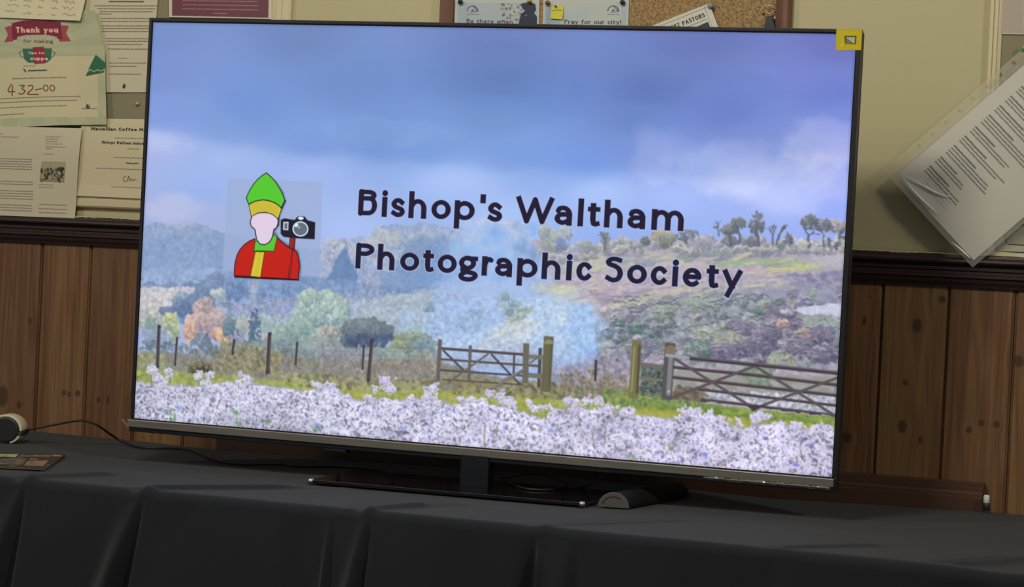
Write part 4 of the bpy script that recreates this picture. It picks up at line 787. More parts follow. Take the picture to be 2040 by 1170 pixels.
# cork board with brown wooden frame
def cork_mat():
    m = bpy.data.materials.new('cork'); m.use_nodes = True; N = NT(m); tc = N.new('TexCoord').outputs['Object']
    a = N.new('TexNoise', {'Vector': tc, 'Scale': 160.0, 'Detail': 4.0, 'Roughness': .7}); v = N.new('TexVoronoi', {'Vector': tc, 'Scale': 230.0})
    s = N.math('ADD', N.math('MULTIPLY', a.outputs['Fac'], .75), N.math('MULTIPLY', v.outputs['Distance'], .4))
    r = N.new('ValToRGB', [s]); e = r.color_ramp.elements; e[0].position = .34; e[0].color = (.13, .075, .028, 1); e[1].position = .72; e[1].color = (.43, .29, .135, 1)
    mid = e.new(.5); mid.color = (.27, .17, .072, 1); N.link(r.outputs[0], N.b.inputs['Base Color']); N.b.inputs['Roughness'].default_value = .9
    b = N.new('Bump', {'Height': s, 'Strength': .5, 'Distance': .001}); N.link(b.outputs[0], N.b.inputs['Normal']); return m
CORK = cork_mat()
WOODF = mat('brown_frame_wood', (.15, .062, .034), .45)
N = NT(WOODF); tt = N.new('TexNoise', {'Vector': N.new('Mapping', {'Vector': N.new('TexCoord').outputs['Object'], 'Scale': (150, 60, 5)}).outputs[0], 'Scale': 1.0, 'Detail': 3.0})
rr = N.new('ValToRGB', [tt.outputs['Fac']]); rr.color_ramp.elements[0].color = (.09, .034, .02, 1); rr.color_ramp.elements[1].color = (.24, .105, .06, 1); N.link(rr.outputs[0], N.b.inputs['Base Color'])
pw = [(0, 0), (0, .014), (.003, .018), (.012, .019), (.020, .015), (.0255, .012), (.0255, 0)]
cb = board('cork_board', 'cork pin board in a brown wooden frame, on the wall above the television', -.2308, .4183, .70, 1.25, .0257, WOODF, CORK, pw)
rb = board('notice_board', 'cream framed notice board at the right edge, behind the hanging plastic pocket', .7547, 1.75, at(2010, 521).z, 1.5, .0205, CREAM, CORKISH, [(a*.466, b) for a, b in pf])

# ================================================================ PAPERS
PAPER = printed('printed_paper', .6)
GLOSSP = printed('printed_gloss', .35, spec=.5, coat=.1)
def local(cv, tl, tr, bl):
    """map measured picture points on a sheet into its canvas (affine over the small sheet)"""
    A = np.array([[tl[0], tl[1], 1], [tr[0], tr[1], 1], [bl[0], bl[1], 1]], float)
    U = np.array([[0, 0], [cv.w, 0], [0, cv.h]], float); M = np.linalg.solve(A, U).T
    cv.M = np.vstack([M, [0, 0, 1]]); return cv
def corners(pts, Y):
    Y = Y if isinstance(Y, (tuple, list)) else (Y,)*4
    return [at(x, y, d) for (x, y), d in zip(pts, Y)]
def ruled(cv, x0, x1, ys, cap, col, seed, jag=.25, al=.75):
    r = random.Random(seed)
    for i, y in enumerate(ys): greek(cv, x0, x1 - (x1 - x0) * (r.random() * jag), y, cap, col, seed * 31 + i, alpha=al)
WHITE = (214, 205, 176)
RES = 1.25
# handwritten list, top left, curling off the board
P = [(-90, -110), (196, -130), (168, 43), (-90, 32)]
cv = Canvas(360, 210, (222, 212, 176)); local(cv, P[0], P[1], P[3]); cv.M = homog(P, [(0, 0), (360, 0), (360, 210), (0, 210)])
ink = (84, 76, 66); R = random.Random(7)
for row, yy in enumerate((-52, -38, -24, -10, 4, 16, 28)):
    for col_x, wds in ((-60, 40), (8, 24), (42, 18), (72, 12), (98, 18), (124, 36)):
        x = col_x + R.uniform(-2, 3) - row * .5; e = x + wds * R.uniform(.7, 1.0); pts = []
        while x < e: pts.append((x, yy + (x - 60) * .05 + R.uniform(-3.2, 2.6))); x += 2.3
        if len(pts) > 2: cv.line(smooth(pts, 3), 1.1, ink, .85)
o = sheet('handwritten_list', cv, quad(*corners(P, -.012), off=lambda u, v: .012 * np.maximum(0, v - .55) ** 1.4 * 2.2 + .010 * np.maximum(0, u - .7) * 2), PAPER, at_=at(60, 20, -.012)); 
tag(o, 'cream sheet of handwritten names curling off the board, top left corner', 'paper')
# thank-you poster
P = [(-70, 22), (214, 22), (219, 249), (-70, 262)]
w, h = int(289 * RES), int(233 * RES)
cv = Canvas(w, h, (194, 193, 156)); cv.M = homog(P, [(0, 0), (w, 0), (w, h), (0, h)])
for k in range(18):                                # pale rays behind the ribbon
    a = -math.pi + k * math.pi / 9 + .1; c, s = math.cos(a), math.sin(a); c2, s2 = math.cos(a + .17), math.sin(a + .17)
    cv.poly([(85, 100), (85 + 330*c, 100 + 330*s), (85 + 330*c2, 100 + 330*s2)], (178, 184, 146), .6)
cv.poly([(-75, 119), (60, 116), (130, 113), (203, 112), (202, 234), (100, 236), (-75, 240)], (214, 204, 164))
cv.poly([(-75, 119), (60, 116), (60, 119), (-75, 122)], (200, 200, 160), .5)
RB = (132, 34, 56); RB2 = (168, 74, 82)
cv.poly([(22, 55), (40, 51), (40, 83), (20, 85), (29, 70)], RB2); cv.poly([(138, 51), (156, 52), (149, 67), (157, 83), (134, 84)], RB2)
cv.poly([(38, 47), (60, 42), (90, 40), (120, 41), (140, 45), (141, 79), (132, 79), (130, 74), (110, 70), (88, 70), (65, 71), (49, 74), (47, 80), (38, 80)], RB)
mpt = lambda x, y: cv.q((x, y))[0]
def wtext(cv, s, x, y, x1, cap, t, col, y1=None, xh=.72):
    (a, b), (c, d) = cv.q([(x, y), (x1, y if y1 is None else y1)]); text(cv, s, a, b, cap, t, col, width=c - a, xh=xh, mp=(lambda p: p + np.c_[np.zeros(len(p)), (p[:, 0] - a) / (c - a) * (d - b)]) )
wtext(cv, 'Thank you', 46, 66, 134, 15, 4.6, (240, 190, 170)); wtext(cv, 'for making', 61, 86, 122, 9, 1.8, (110, 70, 66), y1=87)
cv.line([(56, 103), (52, 106), (55, 113), (62, 117)], 2, (70, 110, 80)); cv.line([(120, 103), (125, 106), (121, 113), (115, 117)], 2, (70, 110, 80))
cv.poly([(58, 98), (119, 97), (116, 119), (109, 125), (70, 126), (62, 119)], (56, 112, 84)); cv.poly([(80, 95), (103, 94), (106, 127), (82, 129)], (156, 40, 56))
wtext(cv, 'Time for', 70, 109, 104, 6.5, 1.9, (240, 200, 190)); wtext(cv, 'cuppa', 74, 121, 110, 9, 2.6, (240, 206, 196)); 
greek(cv, *[mpt(59, 0)[0], mpt(82, 0)[0]], mpt(60, 134)[1], 4, (120, 112, 90), 5); 
cv.line([(60, 139), (64, 144)], 3, (40, 40, 44)); greek(cv, mpt(68, 0)[0], mpt(106, 0)[0], mpt(68, 144)[1], 6, (44, 42, 46), 6, t=2.4)
greek(cv, mpt(34, 0)[0], mpt(141, 0)[0], mpt(34, 160)[1], 6, (120, 78, 66), 7, t=1.5)
inkr = (124, 52, 44)
for st in ([(33, 169), (26, 183), (40, 184)], [(36, 172), (34, 192)], [(50, 172), (60, 172), (55, 178), (61, 183), (55, 189), (48, 188)], [(68, 173), (76, 172), (76, 179), (66, 189), (88, 190)], [(82, 181), (95, 178)]):
    cv.line(smooth(st, 5), 2.8, inkr)
for cx in (103, 116): cv.line([(cx + 4.6*math.cos(a*.5), 177 + 6*math.sin(a*.5)) for a in range(14)], 2.4, inkr)
for i, (xa, xb, yy) in enumerate(((-60, 166, 200), (-50, 160, 208), (-40, 138, 219), (-60, 55, 233))): greek(cv, mpt(xa, 0)[0], mpt(xb, 0)[0], mpt(0, yy)[1], 4.4, (104, 84, 72), 20 + i, t=1.2)
cv.ell(183, 213, 5, 6, (70, 62, 54)); cv.ell(184, 211, 2, 3, (170, 150, 120)); greek(cv, mpt(168, 0)[0], mpt(196, 0)[0], mpt(0, 226)[1], 4, (90, 76, 66), 33, t=1.2)
cv.poly([(200, 109), (219, 128), (213, 145), (181, 152), (187, 137)], (46, 112, 78)); cv.line([(184, 143), (190, 139), (196, 143), (203, 139), (208, 142), (215, 138)], 2, (206, 206, 170)); cv.poly([(181, 152), (213, 145), (214, 141), (183, 147)], (60, 100, 60))
def rounded_edge(u, v): return .004 + .012 * np.maximum(0, u - .8) ** 1.2 * 3 * (1 - v * .2) + .008 * np.maximum(0, v - .8)
# right edge of the poster bends in a little at the top
base = quad(*corners([(-70, 22), (194, 22), (218, 249), (-70, 262)], -.012), off=rounded_edge)
e1 = at(194, 22, -.012); ex = np.array([[0, 0], [.36, at(214, 104, -.012).x - (e1.x + (at(218, 249, -.012).x - e1.x) * .36)], [.72, .0045], [1, 0]])
def surf(u, v):
    x, y, z = base(u, v); return x + np.interp(v, ex[:, 0], ex[:, 1]) * u ** 6, y, z + .0035 * np.sin(u * 3.1) * v
o = sheet('thank_you_poster', cv, surf, GLOSSP, at_=at(80, 140, -.012)); tag(o, 'green and cream thank you poster with red ribbon and handwritten 432-00', 'poster')
# letter behind the poster
P = [(150, -60), (320, -60), (297, 184), (150, 184)]
w, h = int(170 * RES), int(244 * RES); cv = Canvas(w, h, (208, 198, 168)); cv.M = homog(P, [(0, 0), (w, 0), (w, h), (0, h)])
X = lambda x, y=20: cv.q((x, y))[0][0]; Yc = lambda y, x=260: cv.q((x, y))[0][1]
greek(cv, X(218), X(284), Yc(12), 5, (70, 62, 56), 3, t=2.2)
for i, (y, a, b) in enumerate([(21,190,312),(27,196,308),(33,200,302),(38,200,222),(47,203,300),(53,203,300),(62,203,300),(67,204,298),(73,204,298),(87,212,298),(92,214,296),(98,215,282),(107,216,296),(133,218,290),(139,219,272),(153,218,280)]):
    greek(cv, X(a, y), X(b, y), Yc(y), 4.6, (92, 84, 72), 60 + i, t=1.3)
greek(cv, X(236, 124), X(252, 124), Yc(124), 3.5, (92, 84, 72), 90); cv.ell(247, 173, 4.4, 6, (58, 52, 48)); cv.ell(245, 171, 1.6, 2.2, (200, 190, 160))
o = sheet('typed_letter', cv, quad(*corners(P, -.0095), off=lambda u, v: .001 * np.sin(u * 6)), PAPER, at_=at(250, 90, -.0095)); tag(o, 'densely typed cream letter between the thank you poster and the television', 'paper')
# certificate
P = [(150, 236), (330, 238), (322, 398), (151, 390)]
w, h = int(180 * RES), int(158 * RES); cv = Canvas(w, h, (216, 204, 168)); cv.M = homog(P, [(0, 0), (w, 0), (w, h), (0, h)])
wtext(cv, 'Macmillan Coffee Morning', 172, 261, 318, 8.4, 2.4, (36, 32, 32), y1=264)
wtext(cv, 'Bishops Waltham United', 196, 288, 283, 7, 1.8, (44, 38, 36), y1=291)
for i, (a, b, y) in enumerate(((222, 290, 278), (250, 275, 300), (222, 290, 317), (187, 290, 338), (220, 290, 374))): greek(cv, cv.q((a, y))[0][0], cv.q((b, y))[0][0], cv.q((a, y))[0][1], 4, (112, 98, 80), 110 + i, t=1.1)
greek(cv, cv.q((248, 328))[0][0], cv.q((273, 328))[0][0], cv.q((250, 329))[0][1], 6, (56, 50, 46), 120, t=1.8)
cv.line(smooth([(249, 352), (243, 356), (245, 362), (251, 361), (254, 352), (256, 362), (259, 357), (263, 362), (266, 358), (270, 361)], 4), 1.4, (60, 56, 56))
cv.poly([(150, 236), (163, 236), (163, 264), (150, 262)], (200, 188, 152), .4)
o = sheet('certificate', cv, quad(*corners([(163, 236), (330, 238), (322, 398), (151, 390)], -.0135), off=lambda u, v: .003 * np.maximum(0, v - .85) * 5), PAPER, at_=at(230, 320, -.0135)); tag(o, 'cream fundraising certificate with a signature, lower down beside the television edge', 'certificate')
# newsletter with a small photograph, lower left
P = [(-70, 250), (166, 256), (150, 435), (-70, 427)]
w, h = int(232 * RES), int(178 * RES); cv = Canvas(w, h, (212, 202, 174)); cv.M = homog(P, [(0, 0), (w, 0), (w, h), (0, h)])
X = lambda x, y=340: cv.q((x, y))[0][0]; Yc = lambda y, x=80: cv.q((x, y))[0][1]
for i, (a, b, y) in enumerate([(94,124,275),(94,118,280),(94,116,285),(94,126,290),(94,133,296),(94,106,300),(90,108,311),(-60,40,278),(-60,8,272),(-60,4,290)]): greek(cv, X(a, y), X(b, y), Yc(y), 4, (124, 112, 96), 200 + i, t=1)
for ys, x1 in (((323, 328, 333, 338, 343), 66), ((368, 373), 68), ((386, 391, 396, 401), 68), ((413, 418, 423), 66)):
    for y in ys: greek(cv, X(-64, y), X(x1, y), Yc(y), 4, (112, 106, 92), int(y), t=1.2)
for y in (372, 377): greek(cv, X(80, y), X(108, y), Yc(y), 3.6, (124, 112, 100), int(y) + 3, t=1)
for y in (410, 418, 425): greek(cv, X(80, y), X(134, y), Yc(y), 4.5, (128, 112, 94), int(y) + 5, t=1.3)
cv.poly([(86, 325), (134, 326), (130, 367), (81, 365)], (150, 142, 112)); cv.poly([(86, 325), (134, 326), (133, 338), (86, 339)], (178, 168, 136)); R = random.Random(9)
for i in range(60):
    x = R.uniform(85, 130); y = R.uniform(338, 364); cv.ell(x, y, R.uniform(1.5, 4), R.uniform(2, 5), R.choice([(60, 54, 46), (88, 78, 62), (190, 180, 150), (120, 108, 84), (48, 44, 40)]), .85)
o = sheet('newsletter', cv, quad(*corners(P, -.0155), off=lambda u, v: .004 + .006 * np.sin(v * 5) * np.maximum(0, u - .6)), PAPER, at_=at(60, 340, -.0155)); tag(o, 'cream newsletter page with a small brown photograph, bottom left of the board', 'paper')
# plum notice
P = [(337, -60), (542, -60), (541, 38), (337, 34)]
w, h = int(205 * RES), int(96 * RES); cv = Canvas(w, h, (212, 200, 176)); cv.M = homog(P, [(0, 0), (w, 0), (w, h), (0, h)])
cv.poly([(343, -54), (536, -54), (534, 35), (343, 31)], (104, 46, 58))
for i, (a, b, y) in enumerate([(364, 512, -22), (366, 511, -12), (364, 512, 3), (364, 512, 11), (364, 512, 19), (424, 451, 28)]): greek(cv, cv.q((a, y))[0][0], cv.q((b, y))[0][0], cv.q((a, y))[0][1] , 6, (178, 122, 128), 300 + i, t=1.6)
o = sheet('plum_notice', cv, quad(*corners(P, -.0095)), GLOSSP, at_=at(440, 0, -.0095)); tag(o, 'dark plum coloured notice with pale text and white margin, above the television corner', 'poster')

# posters on the cork board
def logo(cv, x, y):
    cv.line(arc_px(x, y + 6, 11, 12, 190, 350), 2.6, (52, 62, 92)); cv.line([(x + 2, y - 4), (x + 10, y + 4)], 2.4, (52, 62, 92)); cv.ell(x, y + 3, 4, 2.6, (64, 74, 104)); cv.line([(x - 5, y + 7), (x + 10, y + 5)], 2, (64, 74, 104))
    a, b = cv.q((x - 11, y + 12))[0]; greek(cv, a, cv.q((x + 12, y))[0][0], b, 3, (84, 88, 104), int(x), t=1)
def arc_px(x, y, rx, ry, a0, a1): return [(x + rx * math.cos(math.radians(a0 + (a1 - a0) * i / 10)), y + ry * math.sin(math.radians(a0 + (a1 - a0) * i / 10))) for i in range(11)]
def poster(name, label, P, paint, base=(196, 200, 192)):
    w, h = int((P[1][0] - P[0][0]) * 1.5), int((P[3][1] - P[0][1]) * 1.5); cv = Canvas(w, h, base); cv.M = homog(P, [(0, 0), (w, 0), (w, h), (0, h)]); paint(cv)
    o = sheet(name, cv, quad(*corners(P, -.0078), off=lambda u, v: .0015 * np.sin(u * 3)), GLOSSP, at_=at((P[0][0] + P[1][0]) / 2, 20, -.0078)); tag(o, label, 'poster', 'posters on the cork board'); return o
def pa(cv):
    cv.poly([(912, 5), (1070, 6), (1069, 78), (911, 76)], (178, 190, 194)); cv.poly([(912, 5), (935, 5), (934, 76), (911, 76)], (160, 178, 190), .6, soft=6)
    R = random.Random(4)
    for k in range(60): cv.ell(R.uniform(1000, 1040), R.uniform(8, 44), R.uniform(2, 6), R.uniform(2, 5), R.choice([(206, 206, 204), (120, 126, 134), (86, 92, 100), (186, 170, 164)]), .7, 1.5)
    cv.poly([(1034, 78), (1034, 44), (1038, 28), (1046, 22), (1040, 16), (1038, 8), (1050, 5), (1066, 8), (1068, 20), (1064, 26), (1070, 34), (1069, 78)], (42, 50, 72)); cv.ell(1048, 31, 3, 2, (130, 134, 150))
    logo(cv, 942, 18); wtext(cv, 'Be there when', 930, 46, 1022, 12.5, 2.4, (52, 60, 70), y1=48)
def pb(cv):
    cv.poly([(1087, 6), (1248, 7), (1247, 80), (1086, 78)], (192, 198, 194)); cv.poly([(1087, 12), (1108, 12), (1120, 30), (1110, 78), (1086, 78)], (140, 166, 186), .85, soft=8); cv.poly([(1100, 38), (1180, 10), (1160, 60), (1100, 70)], (180, 192, 200), .5, soft=14); cv.poly([(1238, 8), (1248, 8), (1247, 80), (1236, 78)], (170, 186, 198), .8, soft=5)
    logo(cv, 1222, 18); wtext(cv, 'Pray for our city!', 1125, 48, 1237, 13.5, 2.6, (48, 52, 60), y1=49)
poster('poster', 'pale poster reading Be there when, with a dark uniformed figure', [(907, -40), (1076, -40), (1073, 78), (905, 76)], pa)
poster('poster', 'pale blue poster reading Pray for our city!, with a yellow sticky note', [(1083, -40), (1254, -39), (1251, 81), (1081, 79)], pb)
# yellow sticky note on the second poster
P = [(1099, 12), (1123, 12), (1121, 39), (1097, 37)]; cv = Canvas(60, 64, (214, 206, 70)); cv.M = homog(P, [(0, 0), (60, 0), (60, 64), (0, 64)]); cv.line([(1101, 22), (1110, 20), (1119, 21)], 4, (120, 112, 40)); cv.line([(1102, 27), (1112, 26)], 1.6, (190, 184, 70))
tag(sheet('sticky_note', cv, quad(*corners(P, -.0105), off=lambda u, v: .002 * v), PAPER, at_=at(1110, 25, -.0105)), 'small yellow sticky note pinned on the Pray for our city! poster', 'note')
# slanted newsletter on the cork
d = Vector((math.cos(.37), math.sin(.37)));  c0 = (1414, 7)
L_, H_ = 175, 110
nv = (math.sin(.37), math.cos(.37)); P = [(c0[0] - L_*d.x, c0[1] + L_*d.y), c0, (c0[0] + H_*nv[0], c0[1] + H_*nv[1]), (c0[0] - L_*d.x + H_*nv[0], c0[1] + L_*d.y + H_*nv[1])]
cv = Canvas(290, 182, (214, 212, 198)); k = 290 / L_
cv.line([(8, 12), (276, 10)], 1.6, (110, 110, 112)); 
text(cv, 'STREET PASTORS', 112, 38, 15, 3.4, (52, 54, 66), width=150); cv.line([(110, 48), (262, 46)], 1.6, (90, 92, 100)); greek(cv, 10, 100, 36, 11, (70, 72, 84), 5, t=2.6)
for i in range(9): greek(cv, 10, 262, 64 + i * 11, 5, (90, 92, 98), 400 + i, t=1.3)
cv.M = None; cv.poly([(200, 58), (264, 56), (266, 130), (202, 132)], (56, 62, 84)); cv.line([(270, 4), (271, 180)], 1.4, (140, 144, 146))
tag(sheet('street_newsletter', cv, quad(*corners(P, -.0085), off=lambda u, v: .004 * u), PAPER, at_=at(1370, 45, -.0085)), 'white STREET PASTORS newsletter pinned at a slant on the cork', 'paper')
# pins
def pin(px, py, Y, m, label, group='pins holding the papers', r=.0045, nm='push_pin'):
    c = at(px, py, Y); o = MB().lathe(c, (0, -1, 0), [(.0006, -.006), (.0006, 0), (r*.8, .0002), (r, .002), (r*.95, .0045), (r*.5, .0065), (.0003, .007)], 16).build(nm, m, None, True, at_=c)
    tag(o, label, 'pin', group)
BLK = mat('black_plastic', (.018, .018, .021), .4); BRASS = mat('brass_pin', (.55, .36, .16), .3, .8); COPPER = mat('copper_pin', (.30, .13, .07), .35, .7); PINK = mat('pink_pin', (.62, .40, .30), .4); GRN = mat('green_pin', (.10, .36, .10), .35); GREYB = mat('blue_grey_pin', (.22, .30, .33), .4)
pin(918, 4, -.0098, BLK, 'black round pin at top left of the Be there when poster'); pin(1056, 3, -.0098, BRASS, 'brass pin at top right of the Be there when poster', r=.004)
pin(1092, 6, -.0098, COPPER, 'copper coloured pin at top left of the Pray for our city! poster'); pin(1241, 5, -.0098, BLK, 'black round pin at top right of the Pray for our city! poster')
pin(1108, 13, -.0108, BLK, 'tiny black pin in the yellow sticky note', r=.0016); pin(1416, 12, -.0125, GREYB, 'blue grey pin in the corner of the slanted newsletter', r=.005)
pin(1521, 26, -.006, BRASS, 'small brass pin in bare cork left of the binder clip', r=.0022); pin(275, 207, -.0068, PINK, 'pale pink pin in the bare board below the typed letter', r=.0035)
# binder clip hanging on the cork
STEEL = mat('nickel_wire', (.55, .50, .44), .3, .9)
bc = thing('binder_clip', 'black binder clip with a steel wire loop hanging on the cork near the frame', 'clip', at(1534, 45, -.012))
fr = lambda a, b, d: at(a, b, -.012) + Vector((0, d, 0))
MB().prism([(1529, 33), (1540, 33), (1547, 60), (1522, 60)], fr, -.006, .006).build('clip_body', BLK, bc, bevel=.001)
c = at(1534, 19, -.013); MB().tube([c + Vector((.0068 * math.cos(a), 0, .0072 * math.sin(a))) for a in [k * 6.2832 / 16 for k in range(17)]] , .0009, 8, sm=0).tube([at(1533, 28, -.013), at(1532, 34, -.013)], .0008, 6, sm=0).build('wire_handle', STEEL, bc, True)
MB().tube([at(1545, 20, -.010), at(1547, 27, -.010), at(1545, 34, -.011), at(1541, 38, -.012)], .0009, 8).build('wire_handle', STEEL, bc, True)

# right-hand board: grey sheet, plastic pocket, loose stack
P = [(1997, -60), (2140, -60), (2138, 70), (1995, 68)]; cv = Canvas(200, 180, (182, 170, 156)); cv.M = homog(P, [(0, 0), (200, 0), (200, 180), (0, 180)]); cv.line([(1997, 67), (2138, 69)], 2.4, (214, 202, 184))
for i in range(16): greek(cv, 62, 190, 12 + i * 10, 5, (226, 216, 204), 500 + i, t=2)
tag(sheet('grey_notice', cv, quad(*corners(P, -.009)), PAPER, at_=at(2040, 20, -.009)), 'plain grey notice at the top of the right hand board', 'paper')
for i, (y0, y1, sh) in enumerate(((470, 519, 206), (462, 500, 176), (450, 486, 150))):
    P = [(1972 + i * 14, y0), (2140, y0 + 4), (2140, y1 + 6), (1962 + i * 22, y1)]
    cv = Canvas(120, 50, (sh, sh - 4, sh - 24)); tag(sheet('loose_sheet', cv, quad(*corners(P, -.0135 - .0022 * i), off=lambda u, v: .002 * np.sin(u * 9 + v * 4)), PAPER, at_=at(2020, y1, -.0135 - .0022 * i)),
        ('cream sheet lowest in the bundle below the plastic pocket', 'grey sheet in the middle of the bundle below the plastic pocket', 'darker grey sheet topmost in the bundle below the plastic pocket')[i], 'paper', 'loose sheets below the plastic pocket')
# plastic pocket with its page, hung from one corner
A0 = at(1760, 340, -.036); B0 = at(2052, 84, -.014); C0 = at(1937, 533, -.036)     # bottom of punched edge, top of punched edge, lower corner
ex_ = (B0 - A0); ey_ = (C0 - A0); nn = ex_.cross(ey_).normalized(); nn = nn if nn.y < 0 else -nn
def pk(s, t, lift=0): 
    """s along the punched edge (0 bottom, 1 top), t across the page"""
    sag = .010 * math.sin(t * 3.1) * (1 - s) ** 2 - .012 * max(0, .35 - s) * max(0, t - .55) * 3
    return A0 + ex_ * s + ey_ * t + nn * (sag + lift)
pkt = thing('plastic_pocket', 'clear punched plastic pocket holding a printed page, hanging askew by one corner', 'plastic pocket', pk(1, 0))
m = bpy.data.materials.new('clear_plastic'); m.use_nodes = True; N = NT(m); N.b.inputs['Roughness'].default_value = .12; N.b.inputs['Base Color'].default_value = (.9, .9, .86, 1); N.b.inputs['Alpha'].default_value = .13; N.b.inputs['Specular IOR Level'].default_value = .5
t = N.new('TexNoise', {'Vector': N.new('TexCoord').outputs['Object'], 'Scale': 9.0, 'Detail': 1.0}); bp = N.new('Bump', {'Height': t.outputs['Fac'], 'Strength': .25, 'Distance': .01}); N.link(bp.outputs[0], N.b.inputs['Normal']); CLEAR = m
def patch(name, s0, s1, t0, t1, lift, m, ns=30, nt=24, par=pkt):
    V = [pk(s0 + (s1 - s0) * i / ns, t0 + (t1 - t0) * j / nt, lift(i / ns, j / nt) if callable(lift) else lift) for i in range(ns + 1) for j in range(nt + 1)]
    F = [(i*(nt+1)+j, i*(nt+1)+j+1, (i+1)*(nt+1)+j+1, (i+1)*(nt+1)+j) for i in range(ns) for j in range(nt)]
    return raw(name, V, F, m, par, True)
patch('front_film', 0, 1, .075, 1.0, lambda a, b: .0025 + .002 * math.sin(a * 9 + b * 4) * (1 - a), CLEAR)
patch('back_film', 0, 1, .075, 1.0, -.0012, CLEAR)
# punched strip with its row of holes
STRIP = mat('pocket_strip', (.62, .58, .42), .3); STRIP.node_tree.nodes['Principled BSDF'].inputs['Alpha'].default_value = .38
HOLES = [.04 + .092 * k for k in range(11)]; V = []; F = []
ns = 220
for i in range(ns + 1):
    for t_ in (0, .022, .052, .078): V.append(pk(i / ns, t_, .0006))
for i in range(ns):
    s = (i + .5) / ns; hole = any(abs(s - h_) < .009 for h_ in HOLES)
    for j in range(3):
        if hole and j == 1: continue
        F.append((i*4+j, i*4+j+1, (i+1)*4+j+1, (i+1)*4+j))
raw('punched_strip', V, F, STRIP, pkt)
# highlights on the film's folds, imitated by near-white tubes standing proud
def glint(pts, r=.0012):
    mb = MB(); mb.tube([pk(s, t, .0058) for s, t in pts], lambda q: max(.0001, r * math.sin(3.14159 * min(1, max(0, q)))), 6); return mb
GLINT = mat('film_crease', (.95, .97, .92), .3); 
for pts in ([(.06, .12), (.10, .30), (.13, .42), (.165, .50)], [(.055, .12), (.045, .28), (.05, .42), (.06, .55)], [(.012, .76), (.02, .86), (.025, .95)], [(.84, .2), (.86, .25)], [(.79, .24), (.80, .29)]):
    glint(pts, .0019).build('film_crease', GLINT, pkt, True)
# the page
w, h = 300, 400                                    # canvas: x = t (across), y = 1 - s (down the page)
cv = Canvas(w, h, (206, 202, 188)); R = random.Random(12)
y = 36
while y < h - 62:
    nl = R.choice((3, 3, 4, 4)); full = R.uniform(.52, .8)
    for k in range(nl):
        greek(cv, 40, 40 + (w - 70) * (full * R.uniform(.8, 1) if k else full * .5), y, 5.4, (78, 76, 80) if k else (56, 54, 58), R.randint(0, 9999), t=1.9 if k else 2.4, alpha=.85); y += 7.5
    y += 8
for k in range(3): greek(cv, 60, 150, h - 46 + k * 8, 4, (150, 146, 140), 70 + k, t=1)
def psurf(u, v):
    f = np.vectorize(lambda a, b: tuple(pk(.985 - b * .955, .10 + a * .865, .0006)), otypes=[float]*3); return f(u, v)
pg = thing('printed_page', 'white printed page inside the clear plastic pocket', 'paper', pk(.5, .5)); bpy.data.objects.remove(pg)
o = sheet('printed_page', cv, psurf, PAPER, at_=pk(.5, .5)); tag(o, 'white typed page inside the clear plastic pocket', 'paper')
pin(2041, 96, -.017, GRN, 'green pin holding up the corner of the plastic pocket', r=.006)

# ================================================================ TABLE AND CLOTH
YF, YB, TX0, TX1 = -.722, -.036, -1.5, 1.35
tb = thing('folding_table', 'long table hidden under the black cloth', 'table', (0, -.38, -.74))
TBL = mat('table_laminate', (.2, .17, .13), .5)
MB().box(TX0 + .02, TX1 - .02, YF + .025, YB - .012, -.038, -.012).build('tabletop', TBL, tb, bevel=.003)
for x in (TX0 + .12, TX1 - .12):
    for y in (YF + .09, YB - .09): MB().tube([(x, y, -.74), (x, y, -.034)], .014, 12, sm=0).build('leg', STEEL, tb, True)
m = bpy.data.materials.new('black_cotton'); m.use_nodes = True; N = NT(m); tc = N.new('TexCoord').outputs['Object']
t = N.new('TexNoise', {'Vector': tc, 'Scale': 9.0, 'Detail': 4.0}); t3 = N.new('TexNoise', {'Vector': tc, 'Scale': 900.0, 'Detail': 1.0})
r = N.new('ValToRGB', [t.outputs['Fac']]); r.color_ramp.elements[0].color = (.0062, .0073, .0110, 1); r.color_ramp.elements[1].color = (.0108, .0126, .0185, 1); N.link(r.outputs[0], N.b.inputs['Base Color'])
N.b.inputs['Roughness'].default_value = .85; N.b.inputs['Specular IOR Level'].default_value = .2; N.b.inputs['Sheen Weight'].default_value = .10; N.b.inputs['Sheen Roughness'].default_value = .6
bp = N.new('Bump', {'Height': t3.outputs['Fac'], 'Strength': .25, 'Distance': .0004}); N.link(bp.outputs[0], N.b.inputs['Normal']); CLOTH = m
nx, nt_, nh = 760, 150, 120; rr_ = .016
xs = np.linspace(TX0, TX1, nx); 
def sstep(a, b, x): t = np.clip((x - a) / (b - a), 0, 1); return t * t * (3 - 2 * t)
W1 = fbm(nx, nt_ + nh + 12, 90, 5, 4, 1.6) - .5; W2 = fbm(nx, nt_ + nh + 12, 26, 6, 3, 1.0) - .5
rows = []
FOLD = [(-.392, -.075, .011, .050, 1.25), (-.605, -.06, .012, .05, 1.1), (-.005, -.03, .009, .034, 1.2), (-.062, -.005, .004, .008, .8), (.262, -.01, .010, .022, -1.1), (.31, -.005, .02, .05, .6), (.60, .02, .03, .04, -.5), (-.15, .01, .05, .05, .35), (.10, .0, .06, .06, .3), (.45, .0, .05, .05, .3), (-.9, -.03, .03, .05, .8), (1.1, .03, .03, .05, .9)]
X_ = xs
